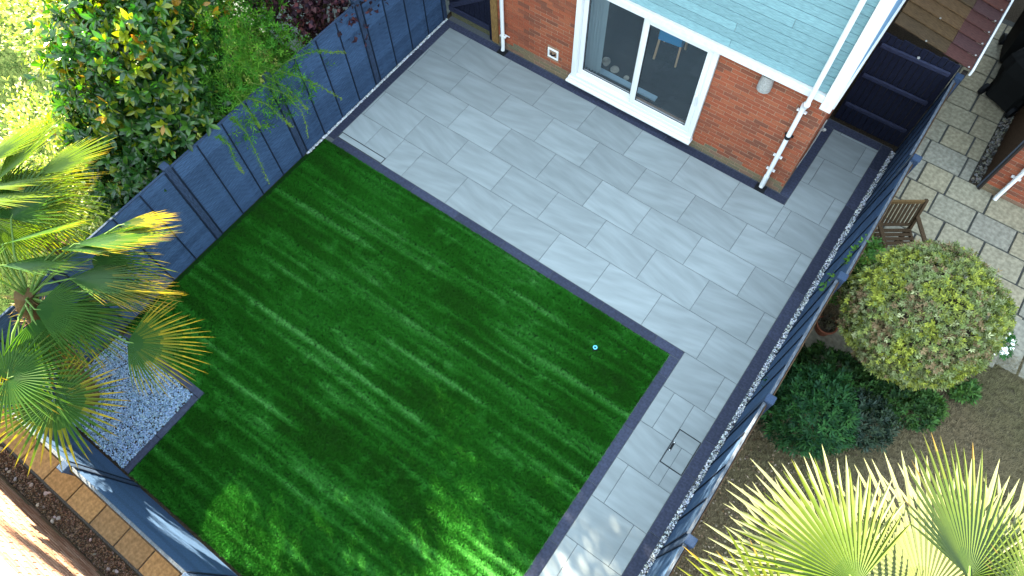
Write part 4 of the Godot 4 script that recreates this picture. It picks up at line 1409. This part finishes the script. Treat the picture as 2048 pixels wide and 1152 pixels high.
	many("foliage", small_leaf(0.092, 0.07), M["purple_leaf"], places2, tints(places2.size(), [Color(0.035, 0.016, 0.022), Color(0.05, 0.022, 0.026), Color(0.022, 0.012, 0.018), Color(0.075, 0.026, 0.028)]), t)

	# pale variegated shrubs in full sun
	for q in [[Vector3(-4.7, 0, 1.35), [[Vector3(0, 1.35, 0), Vector3(1.3, 0.9, 1.0)], [Vector3(-1.0, 1.5, 0.2), Vector3(1.1, 0.9, 0.8)]], "pale golden variegated shrub glaring in the sun, top left corner", 5200], [Vector3(-3.9, 0, 3.05), [[Vector3(0, 1.1, 0), Vector3(0.95, 0.8, 0.75)], [Vector3(0.9, 0.9, 0.1), Vector3(0.75, 0.65, 0.6)]], "pale yellow-green shrub between the dark lawn and the palms", 3800]]:
		t = thing("golden_shrub", q[2], "shrub", q[0])
		stems(t, Vector3.ZERO, [q[1][0][0], q[1][1][0]], 0.03)
		places2 = crown_places(q[1], q[3], 0.5, -0.5, 0.9, 0.7, 1.3, 0.35, 9)
		many("foliage", small_leaf(0.075, 0.042), M["leaf"], places2, tints(places2.size(), [Color(0.4, 0.44, 0.14), Color(0.5, 0.48, 0.22), Color(0.26, 0.34, 0.07), Color(0.58, 0.55, 0.32)]), t)

func build_palms() -> void:
	var up := Vector3.UP
	# the palm in the gravel bed
	var t := thing("fan_palm", "fan palm rising from the pale gravel bed with yellow-tipped fronds", "palm", Vector3(-1.12, 0, 5.4))
	var o := t.position
	var top := Vector3(-0.95, 2.45, 4.72) - o
	palm_trunk(t, Vector3(0, -0.05, 0), top, 0.11)
	var eye := Vector3(5.434, 9.187, 4.166)
	var F := [
		# hub, axis, normal, radius, spread, segs, age, droop
		[Vector3(-0.02, 2.0, 5.37), Vector3(0.62, -0.12, 0.35), Vector3(0.35, 0.85, -0.1), 0.80, 5.3, 46, 0.62, 0.12],
		[Vector3(0.22, 2.15, 4.44), Vector3(0.62, -0.35, -0.38), Vector3(0.3, 0.8, 0.35), 0.84, 2.6, 34, 0.72, 0.25],
		[Vector3(-0.12, 2.5, 4.14), Vector3(0.5, -0.15, -0.45), Vector3(-0.5, 0.35, -0.6), 0.72, 1.5, 22, 0.85, 0.2],
		[Vector3(-0.78, 2.8, 4.16), Vector3(0.72, -0.16, -0.85), Vector3(-0.55, 0.8, -0.45), 1.12, 1.5, 34, 0.45, 0.12],
		[Vector3(-0.55, 2.7, 3.55), Vector3(0.32, -0.1, -0.5), Vector3(-0.4, 0.8, -0.3), 0.66, 1.3, 24, 0.95, 0.2],
		[Vector3(-1.15, 2.95, 4.45), Vector3(0.5, 0.06, -0.66), Vector3(-0.62, 0.75, -0.45), 0.95, 1.4, 30, 0.3, 0.1],
		[Vector3(-1.05, 2.85, 4.62), Vector3(0.6, -0.1, -0.55), Vector3(-0.5, 0.8, -0.5), 0.95, 1.3, 28, 0.2, 0.12],
		[Vector3(-0.6, 2.55, 4.76), Vector3(0.76, -0.22, -0.6), Vector3(0.25, 0.9, 0.15), 0.95, 1.9, 30, 0.15, 0.35],
		[Vector3(-0.55, 2.5, 4.85), Vector3(0.45, -0.5, 0.25), Vector3(0.5, 0.6, 0.0), 0.75, 2.4, 26, 0.3, 0.5],
		[Vector3(-0.35, 2.35, 5.45), Vector3(0.35, -0.1, -0.6), Vector3(0.25, 0.9, 0.1), 0.72, 4.6, 40, 0.15, 0.15],
		[Vector3(-0.6, 2.55, 4.0), Vector3(0.6, -0.35, -0.3), Vector3(0.3, 0.8, 0.3), 0.8, 2.0, 26, 0.4, 0.45],
		[Vector3(-0.62, 2.85, 4.0), Vector3(0.66, -0.12, -0.75), Vector3(-0.55, 0.8, -0.4), 1.1, 1.5, 34, 0.5, 0.12],
		[Vector3(-0.35, 2.45, 4.25), Vector3(0.62, -0.25, -0.5), Vector3(-0.4, 0.85, -0.4), 0.9, 1.5, 30, 0.75, 0.2],
		[Vector3(-0.5, 2.65, 4.3), Vector3(0.7, -0.2, -0.62), Vector3(-0.3, 0.9, -0.4), 1.0, 1.7, 34, 0.55, 0.2],
		[Vector3(-0.7, 2.7, 4.0), Vector3(0.45, -0.1, -0.8), Vector3(-0.5, 0.8, -0.3), 0.9, 1.5, 30, 0.35, 0.15],
		[Vector3(-0.45, 2.4, 4.6), Vector3(0.7, -0.3, -0.3), Vector3(0.0, 0.95, 0.2), 0.85, 2.0, 30, 0.5, 0.3],
		[Vector3(-0.6, 2.3, 5.15), Vector3(0.5, -0.45, 0.2), Vector3(0.4, 0.8, 0.0), 0.75, 2.2, 28, 0.6, 0.45],
		[Vector3(-1.4, 2.9, 4.2), Vector3(-0.35, 0.1, -0.7), up, 0.8, 3.4, 36, 0.2, 0.2],
		[Vector3(-0.9, 3.1, 4.75), Vector3(0.15, 0.75, 0.1), Vector3(0.9, -0.1, 0.3), 0.7, 2.2, 28, 0.05, 0.05],
	]
	var k := 0
	for f in F:
		frond(t, top + Vector3(0, -0.1, 0), f[0] - o, f[1], f[2], f[3], f[4], f[5], f[6], f[7], 100 + k)
		k += 1
	# a second palm behind the fence at the left edge
	t = thing("fan_palm", "second fan palm, behind the left fence at the picture's left edge, glaring in sun", "palm", Vector3(-3.1, 0, 4.1))
	o = t.position
	top = Vector3(-2.7, 2.6, 4.2) - o
	palm_trunk(t, Vector3(0, -0.05, 0), top, 0.1)
	F = [
		[Vector3(-1.84, 3.0, 3.98), Vector3(-0.1, 0.12, -0.95), Vector3(-0.4, 0.85, 0.1), 1.05, 1.5, 34, 0.2, 0.08],
		[Vector3(-1.65, 2.9, 3.68), Vector3(0.24, 0.0, -0.72), Vector3(-0.35, 0.85, -0.15), 0.95, 1.6, 34, 0.35, 0.1],
		[Vector3(-1.9, 2.8, 4.1), Vector3(0.45, -0.15, -0.5), Vector3(0.4, 0.8, 0.2), 0.75, 2.4, 30, 0.2, 0.3],
		[Vector3(-1.75, 2.6, 3.9), Vector3(0.5, -0.4, -0.35), Vector3(0.4, 0.7, 0.3), 0.75, 2.2, 28, 0.1, 0.45],
		[Vector3(-1.95, 2.95, 4.15), Vector3(0.5, -0.05, -0.75), Vector3(-0.5, 0.85, -0.3), 1.0, 1.6, 34, 0.3, 0.12],
		[Vector3(-2.0, 2.85, 4.45), Vector3(0.7, -0.1, -0.45), Vector3(-0.5, 0.85, -0.3), 0.95, 1.5, 32, 0.25, 0.15],
		[Vector3(-2.2, 2.3, 4.35), Vector3(0.6, -0.55, -0.05), Vector3(0.3, 0.8, 0.2), 0.85, 2.2, 32, 0.3, 0.5],
		[Vector3(-2.3, 2.2, 4.1), Vector3(0.5, -0.6, -0.3), Vector3(0.3, 0.8, 0.2), 0.85, 2.2, 32, 0.4, 0.5],
		[Vector3(-2.05, 2.6, 3.9), Vector3(0.45, -0.2, -0.75), Vector3(-0.3, 0.9, -0.2), 0.95, 1.6, 34, 0.5, 0.25],
		[Vector3(-2.1, 3.05, 4.0), Vector3(0.2, 0.1, -0.9), Vector3(-0.45, 0.85, 0.1), 1.0, 1.5, 34, 0.2, 0.1],
		[Vector3(-1.9, 3.0, 4.35), Vector3(0.65, 0.0, -0.62), Vector3(-0.5, 0.85, -0.4), 1.05, 1.5, 34, 0.25, 0.12],
		[Vector3(-3.3, 2.9, 4.3), Vector3(-0.8, 0.0, 0.0), up, 0.8, 3.2, 34, 0.15, 0.15],
		[Vector3(-2.5, 2.8, 4.85), Vector3(-0.1, 0.0, 0.8), up, 0.8, 3.2, 34, 0.15, 0.2],
	]
	for f in F:
		frond(t, top + Vector3(0, -0.1, 0), f[0] - o, f[1], f[2], f[3], f[4], f[5], f[6], f[7], 100 + k, 2)
		k += 1
	# the tall palm next door, seen from above
	t = thing("fan_palm", "tall fan palm seen from above in the bottom right corner, sunlit", "palm", Vector3(7.25, 0, 3.15))
	o = t.position
	top = Vector3(7.2, 4.75, 3.12) - o
	palm_trunk(t, Vector3(0, -0.05, 0), top, 0.12)
	F = [
		[Vector3(7.20, 5.2, 2.60), Vector3(-0.2, -0.06, -0.75), Vector3(0.42, 0.9, 0.05), 0.76, 2.9, 31, 0.2, 0.05],
		[Vector3(6.77, 5.1, 2.95), Vector3(-0.52, -0.1, -0.28), Vector3(0.2, 0.95, 0.1), 0.72, 2.7, 29, 0.2, 0.06],
		[Vector3(7.5, 5.3, 2.62), Vector3(-0.12, 0.0, -0.5), Vector3(0.3, 0.9, 0.1), 0.5, 2.8, 28, 0.2, 0.06],
		[Vector3(7.28, 4.95, 2.55), Vector3(-0.05, -0.12, -0.75), Vector3(-0.62, 0.75, -0.2), 0.86, 2.3, 27, 0.05, 0.08],
		[Vector3(7.15, 4.95, 2.75), Vector3(-0.42, -0.15, -0.6), Vector3(-0.6, 0.75, -0.25), 0.84, 2.4, 27, 0.05, 0.1],
		[Vector3(6.78, 4.85, 2.85), Vector3(-0.6, -0.2, -0.4), Vector3(-0.6, 0.75, -0.25), 0.8, 2.5, 27, 0.05, 0.1],
		[Vector3(6.8, 4.8, 3.05), Vector3(-0.65, -0.22, -0.1), Vector3(-0.6, 0.75, 0.0), 0.82, 2.3, 27, 0.05, 0.1],
		[Vector3(7.45, 5.0, 2.5), Vector3(0.12, -0.1, -0.75), Vector3(-0.6, 0.75, -0.2), 0.85, 2.2, 27, 0.05, 0.08],
		[Vector3(7.6, 4.9, 2.75), Vector3(0.35, -0.2, -0.6), up, 0.8, 3.0, 40, 0.12, 0.12],
		[Vector3(7.75, 4.9, 3.2), Vector3(0.7, -0.15, 0.1), up, 0.8, 3.0, 36, 0.15, 0.15],
		[Vector3(7.3, 4.9, 3.7), Vector3(0.1, -0.15, 0.7), up, 0.8, 3.0, 36, 0.15, 0.15],
		[Vector3(6.7, 4.9, 3.4), Vector3(-0.6, -0.15, 0.4), up, 0.8, 3.0, 36, 0.15, 0.15],
	]
	for f in F:
		frond(t, top, f[0] - o, f[1], f[2], f[3], f[4], f[5], f[6], f[7], 100 + k, 3 if f[2].x < -0.4 else 1)  # fronds that face the sun take the paler, sunlit colours
		k += 1

func build_right_plants() -> void:
	# clipped round tree
	var t := thing("clipped_tree", "round clipped tree with yellow-green and reddish leaves beside the right fence", "tree", Vector3(7.42, 0, -1.5))
	var c := Vector3(-0.04, 1.22, -0.06)
	stems(t, Vector3.ZERO, [Vector3(-0.1, 1.3, 0), Vector3(0.3, 1.3, 0.2), Vector3(-0.4, 1.3, -0.2)], 0.06)
	var core := MB.new()
	core.lathe([Vector2(0, -0.5), Vector2(0.45, -0.45), Vector2(0.68, -0.12), Vector2(0.66, 0.2), Vector2(0.4, 0.52), Vector2(0, 0.62)], c, 18)
	core.col = Color.WHITE
	part("inner_twigs", core.done(), M["soil"], t)
	var blobs := [[c, Vector3(0.88, 0.82, 0.88)], [c + Vector3(0.05, 0.06, -0.06), Vector3(0.85, 0.82, 0.82)]]
	var where := crown_places(blobs, 11500, 0.12, -0.78, 0.9, 0.65, 1.3, 0.12, 12)
	var nz := FastNoiseLite.new()
	nz.seed = 5
	nz.frequency = 2.2
	var tint := []
	for w in where:
		var q := nz.get_noise_3dv(w.origin) * 1.5 + R(-0.55, 0.55)
		var col := Color(0.115, 0.15, 0.05)
		if q > 0.45:
			col = Color(0.2, 0.22, 0.035)
		elif q > 0.1:
			col = Color(0.15, 0.17, 0.045)
		elif q < -0.62:
			col = Color(0.155, 0.11, 0.06)
		elif q < -0.2:
			col = Color(0.14, 0.16, 0.075)
		if rng.randf() < 0.02:
			col = Color(0.24, 0.25, 0.13)
		var g := R(0.95, 1.75)
		tint.append(Color(col.r * g, col.g * g, col.b * g))
	many("foliage", sprig(7, 0.04, 0.017, 0.03, 1.0, 7), M["leaf"], where, tint, t)
	# shrubs
	for q in [
		[Vector3(6.93, 0, 0.02), [[Vector3(0, 0.5, 0), Vector3(0.56, 0.48, 0.56)]], 1500, [Color(0.018, 0.062, 0.02), Color(0.026, 0.085, 0.022), Color(0.012, 0.045, 0.018)], "rounded_shrub", "dome-shaped dark green shrub on the brown lawn beside the right fence", 0.075, 0.02],
		[Vector3(7.55, 0, -0.38), [[Vector3(0, 0.25, 0), Vector3(0.4, 0.26, 0.34)]], 650, [Color(0.03, 0.05, 0.034), Color(0.042, 0.062, 0.042), Color(0.018, 0.036, 0.024)], "low_shrub", "low grey-green shrub between the domed shrub and the clipped tree", 0.065, 0.022],
		[Vector3(7.15, 0, -0.75), [[Vector3(0, 0.16, 0), Vector3(0.6, 0.2, 0.42)], [Vector3(0.75, 0.14, -0.25), Vector3(0.5, 0.18, 0.3)]], 1300, [Color(0.03, 0.075, 0.02), Color(0.045, 0.1, 0.025), Color(0.02, 0.05, 0.02)], "ground_cover", "dark green leafy ground cover under the clipped tree", 0.06, 0.026],
		[Vector3(6.52, 0, -1.85), [[Vector3(0, 1.3, 0), Vector3(0.17, 0.3, 0.25)], [Vector3(0.05, 0.8, 0.1), Vector3(0.2, 0.5, 0.3)]], 260, [Color(0.08, 0.18, 0.03), Color(0.05, 0.13, 0.03)], "climber", "small bright green climber peeping over the right fence", 0.07, 0.03],
		[Vector3(8.2, 0, -1.2), [[Vector3(0, 0.1, 0), Vector3(0.28, 0.16, 0.16)], [Vector3(0.35, 0.1, -0.45), Vector3(0.2, 0.14, 0.14)]], 420, [Color(0.04, 0.1, 0.025), Color(0.06, 0.13, 0.03)], "edging_plants", "leafy green edging plants between the corner slabs", 0.06, 0.025]]:
		t = thing(q[4], q[5], "shrub" if q[4] != "climber" else "climber", q[0])
		stems(t, Vector3.ZERO, [q[1][0][0] + Vector3(0.05, 0, 0), q[1][0][0] + Vector3(-0.05, 0.05, 0.05)], 0.015)
		where = crown_places(q[1], q[2], 0.35, -0.3, 0.7, 0.7, 1.3, 0.12, 14)
		many("foliage", sprig(7, q[6], q[7], 0.05, 1.0, 9), M["leaf"], where, tints(where.size(), q[3]), t)
	# dead branch on the bed
	var br := MB.new()
	br.tube([Vector3(-0.45, 0.03, 0.22), Vector3(-0.1, 0.06, 0.05), Vector3(0.2, 0.1, -0.1), Vector3(0.5, 0.22, -0.2)], [0.05, 0.045, 0.04, 0.025], 9)
	br.tube([Vector3(0.1, 0.08, -0.05), Vector3(0.3, 0.14, 0.12)], [0.025, 0.012], 6)
	var o := part("fallen_branch", br.done(), M["trunk"], self, Vector3(6.95, 0, -0.8))
	o.name = numbered("fallen_branch")
	tag(o, "grey leaning branch lying in the bed beside the right fence", "branch")
	# round slab with a plum-coloured pot
	var rs := MB.new()
	rs.lathe([Vector2(0.36, 0.0), Vector2(0.36, 0.035), Vector2(0.35, 0.04), Vector2(0.0, 0.04)], Vector3.ZERO, 28)
	o = part("round_slab", rs.done(), M["sandstone_1"], self, Vector3(6.83, -0.02, -1.32))
	o.name = numbered("round_slab")
	tag(o, "round grey paving slab under the plum-coloured pot by the right fence", "slab")
	for q in [[Vector3(6.66, 0.021, -1.42), 0.14, 0.2, "plum red round pot with a bare plant on the round slab by the fence", 0], [Vector3(8.0, 0.013, -1.6), 0.12, 0.2, "terracotta pot with a dark plant on the corner slab under the clipped tree", 1], [Vector3(8.62, 0.013, -2.5), 0.13, 0.18, "pot of white flowers at the right edge of the clipped tree", 2]]:
		t = thing("plant_pot", q[3], "plant pot", q[0])
		var pm := MB.new()
		var r: float = q[1]
		var hh: float = q[2]
		pm.lathe([Vector2(0, 0), Vector2(r * 0.72, 0), Vector2(r * 0.95, hh * 0.85), Vector2(r * 1.06, hh * 0.86), Vector2(r * 1.08, hh), Vector2(r * 0.94, hh), Vector2(r * 0.9, hh * 0.8)], Vector3.ZERO, 22)
		part("pot", pm.done(), M["terracotta"], t)
		var so := MB.new()
		so.lathe([Vector2(r * 0.91, hh * 0.8), Vector2(0, hh * 0.84)], Vector3.ZERO, 18)
		part("compost", so.done(), M["soil"], t)
		var cols := [[Color(0.1, 0.09, 0.06)], [Color(0.03, 0.06, 0.025), Color(0.05, 0.04, 0.035)], [Color(0.03, 0.12, 0.03), Color(0.04, 0.15, 0.035)]]
		var n: int = [40, 170, 240][q[4]]
		var br2 := [[Vector3(0, hh + 0.04, 0), Vector3(r * 0.7, 0.09, r * 0.7)]]
		if q[4] == 1:
			br2 = [[Vector3(0.08, hh + 0.1, -0.02), Vector3(0.24, 0.16, 0.2)]]
		if q[4] == 2:
			br2 = [[Vector3(0, hh + 0.05, 0), Vector3(0.24, 0.13, 0.24)]]
		where = crown_places(br2, n, 0.6, -0.3, 0.8, 0.7, 1.2)
		many("foliage", sprig(6, 0.055, 0.022, 0.03, 1.0, 17), M["leaf"], where, tints(where.size(), cols[q[4]]), t)
		if q[4] == 2:
			var fl := MB.new()
			for k in 5:
				var a := k * TAU / 5
				var d := Vector3(cos(a), 0.15, sin(a))
				var s := Vector3(-sin(a), 0, cos(a)) * 0.014
				fl.quad(Vector3.ZERO, d * 0.02 - s, d * 0.034, d * 0.02 + s, up3())
			var fm := fl.done()
			for k in 46:
				var d := rdir()
				d.y = absf(d.y) + 0.15
				var p := part("flower", fm, M["flower"], t)
				p.transform = Transform3D(Basis(Vector3.UP, R(0, TAU)).rotated(Vector3.RIGHT, R(-0.3, 0.3)), Vector3(d.x * 0.22, hh + 0.07 + d.y * 0.12, d.z * 0.22))

func up3() -> Vector3:
	return Vector3.UP

# ---------------------------------------------------------------- garden furniture
func build_furniture() -> void:
	# slatted wooden armchair by the right fence, facing away from the house
	var t := thing("garden_armchair", "weathered slatted wooden armchair between the right fence and the clipped tree", "chair", Vector3(6.87, 0.004, -3.05), 0.62)
	var w := 0.27
	var tilt := Basis(Vector3.RIGHT, -0.22)
	for s in [-1.0, 1.0]:
		var m := MB.new()
		m.bar(Vector3(s * w, 0.0, -0.23), Vector3(s * w, 0.45, -0.23), 0.04, 0.05)
		m.bar(Vector3(s * w, 0.45, -0.23), Vector3(s * w, 0.98, -0.36), 0.04, 0.045)
		part("rear_leg", m.done(), M["teak"], t)
		m = MB.new()
		m.bar(Vector3(s * w, 0.0, 0.24), Vector3(s * w, 0.64, 0.24), 0.045, 0.045)
		part("front_leg", m.done(), M["teak"], t)
		m = MB.new()
		m.bar(Vector3(s * (w + 0.015), 0.655, -0.29), Vector3(s * (w + 0.015), 0.655, 0.3), 0.065, 0.028, Vector3.UP, 0.008)
		part("armrest", m.done(), M["teak"], t)
		m = MB.new()
		m.bar(Vector3(s * w, 0.16, -0.2), Vector3(s * w, 0.16, 0.22), 0.03, 0.04)
		m.bar(Vector3(s * w, 0.4, -0.2), Vector3(s * w, 0.4, 0.22), 0.03, 0.06)
		part("side_rail", m.done(), M["teak"], t)
	for k in 9:
		var x := -0.235 + k * 0.05875
		var m := MB.new()
		m.bar(Vector3(x, 0.52, -0.255), Vector3(x, 0.92, -0.345), 0.034, 0.014, Vector3.BACK)
		part("back_slat", m.done(), M["teak"], t)
	var tr := MB.new()
	tr.bar(Vector3(-0.25, 0.945, -0.35), Vector3(0.25, 0.945, -0.35), 0.03, 0.08, Vector3.UP, 0.01)
	part("top_rail", tr.done(), M["teak_top"], t)
	tr = MB.new()
	tr.bar(Vector3(-0.25, 0.5, -0.25), Vector3(0.25, 0.5, -0.25), 0.03, 0.05, Vector3.UP, 0.006)
	part("lower_rail", tr.done(), M["teak"], t)
	for k in 7:
		var z := -0.19 + k * 0.072
		var m := MB.new()
		m.bar(Vector3(-0.26, 0.435, z), Vector3(0.26, 0.435, z), 0.052, 0.02, Vector3.UP, 0.004)
		part("seat_slat", m.done(), M["teak"], t)
	tr = MB.new()
	tr.bar(Vector3(-w, 0.4, 0.24), Vector3(w, 0.4, 0.24), 0.03, 0.06)
	part("front_rail", tr.done(), M["teak"], t)
	# covered barbecue
	t = thing("covered_barbecue", "barbecue under a black cover on the slabs in the top right corner", "barbecue", Vector3(7.36, 0.004, -7.1), -0.45)
	var cv := MB.new()
	var prev := []
	for r in [[0.06, 0.30, 0.27], [0.3, 0.30, 0.26], [0.62, 0.36, 0.29], [0.85, 0.35, 0.28], [1.0, 0.26, 0.2], [1.06, 0.1, 0.08]]:
		var row := []
		for k in 24:
			var a := TAU * k / 24.0
			var ca := signf(cos(a)) * pow(absf(cos(a)), 0.5)
			var sa := signf(sin(a)) * pow(absf(sin(a)), 0.5)
			var wr := 1.0 + 0.05 * sin(a * 7.0 + r[0] * 3.0)
			row.append(Vector3(ca * r[1] * wr, r[0], sa * r[2] * wr))
		if prev.size():
			for k in 24:
				var k2 := (k + 1) % 24
				cv.quad(prev[k], prev[k2], row[k2], row[k], Vector3(cos(TAU * k / 24.0), 0.2, sin(TAU * k / 24.0)))
		prev = row
	for k in 24:
		cv.tri(prev[k], prev[(k + 1) % 24], Vector3(0, 1.07, 0), Vector3.UP)
	part("cover", cv.done(), M["black_cover"], t)
	for s in [-1.0, 1.0]:
		var wh := MB.new()
		wh.tube([Vector3(s * 0.33, 0.1, 0.24), Vector3(s * 0.27, 0.1, 0.24)], [0.1, 0.1], 16)
		part("wheel", wh.done(), M["black_rubber"], t)
	# wheeled bin behind it
	t = thing("wheeled_bin", "black wheeled bin with a teal lid at the top right edge", "bin", Vector3(7.15, 0.004, -8.1), 0.2)
	var bb := MB.new()
	prev = []
	for r in [[0.06, 0.21, 0.25], [0.95, 0.28, 0.34], [1.0, 0.3, 0.36]]:
		var row := [Vector3(-r[1], r[0], -r[2]), Vector3(r[1], r[0], -r[2]), Vector3(r[1], r[0], r[2]), Vector3(-r[1], r[0], r[2])]
		if prev.size():
			for k in 4:
				var k2 := (k + 1) % 4
				var mid: Vector3 = (row[k] + row[k2]) / 2
				bb.quad(prev[k], prev[k2], row[k2], row[k], Vector3(mid.x, 0, mid.z))
		prev = row
	part("body", bb.done(), M["black_cover"], t)
	var lid := MB.new()
	lid.bx(-0.31, 0.31, 1.0, 1.05, -0.36, 0.38, 0.02)
	part("lid", lid.done(), M["teal_plastic"], t)
	for s in [-1.0, 1.0]:
		var wh := MB.new()
		wh.tube([Vector3(s * 0.26, 0.1, -0.27), Vector3(s * 0.21, 0.1, -0.27)], [0.1, 0.1], 14)
		part("wheel", wh.done(), M["black_rubber"], t)
	# little blue ring on the lawn
	t = thing("lawn_sprinkler", "small sky-blue ring-topped sprinkler standing on the lawn", "sprinkler", Vector3(4.18, -0.01, 0.70))
	var rg := MB.new()
	var ring := []
	var rr := []
	for k in 17:
		var a := TAU * k / 16.0
		ring.append(Vector3(cos(a) * 0.024, 0.075, sin(a) * 0.024))
		rr.append(0.009)
	rg.tube(ring, rr, 8, false)
	part("ring", rg.done(), M["sky_plastic"], t)
	var st := MB.new()
	st.lathe([Vector2(0.014, 0.0), Vector2(0.014, 0.07), Vector2(0.02, 0.075), Vector2(0.0, 0.08)], Vector3.ZERO, 12)
	part("stem", st.done(), M["black_rubber"], t)
	var ba := MB.new()
	ba.bx(-0.045, 0.045, 0.012, 0.022, -0.012, 0.012, 0.004)
	ba.bx(-0.012, 0.012, 0.012, 0.0221, -0.045, -0.013, 0.004)
	ba.bx(-0.012, 0.012, 0.012, 0.0221, 0.013, 0.045, 0.004)
	part("foot", ba.done(), M["black_rubber"], t)

func _ready() -> void:
	rng.seed = 20240
	# camera: a drone about 9 m up, looking steeply down
	var cam := Camera3D.new()
	cam.name = "camera"
	add_child(cam)
	cam.position = Vector3(5.4343, 9.1865, 4.1660)
	cam.rotation = Vector3(-1.113216, 0.661935, -0.039932)
	cam.fov = 45.391
	cam.near = 0.05
	cam.far = 900.0
	cam.current = true
	# sky, sun, exposure
	var sky := ProceduralSkyMaterial.new()
	sky.sky_top_color = Color(0.78, 0.86, 0.925)
	sky.sky_horizon_color = Color(0.90, 0.92, 0.94)
	sky.sky_curve = 0.16
	sky.ground_bottom_color = Color(0.16, 0.15, 0.12)
	sky.ground_horizon_color = Color(0.5, 0.55, 0.6)
	sky.sun_angle_max = 20.0
	var sk := Sky.new()
	sk.sky_material = sky
	var env := Environment.new()
	env.background_mode = Environment.BG_SKY
	env.sky = sk
	env.background_energy_multiplier = 0.4
	env.tonemap_mode = Environment.TONE_MAPPER_LINEAR
	env.tonemap_exposure = 14.5
	env.sdfgi_enabled = true
	env.ssao_enabled = true
	env.ssil_enabled = true
	var we := WorldEnvironment.new()
	we.name = "world_environment"
	we.environment = env
	add_child(we)
	var sun := DirectionalLight3D.new()
	sun.name = "sun"
	sun.light_color = Color(1.0, 0.93, 0.80)
	sun.light_energy = 1.6
	sun.light_angular_distance = 0.5
	sun.shadow_enabled = true
	add_child(sun)
	var el := deg_to_rad(27.5)
	sun.look_at_from_position(Vector3.ZERO, Vector3(0.885 * cos(el), -sin(el), 0.465 * cos(el)))
	make_materials()
	build_ground()
	build_patio()
	build_house()
	build_fences()
	build_left_plants()
	build_palms()
	build_right_plants()
	build_furniture()
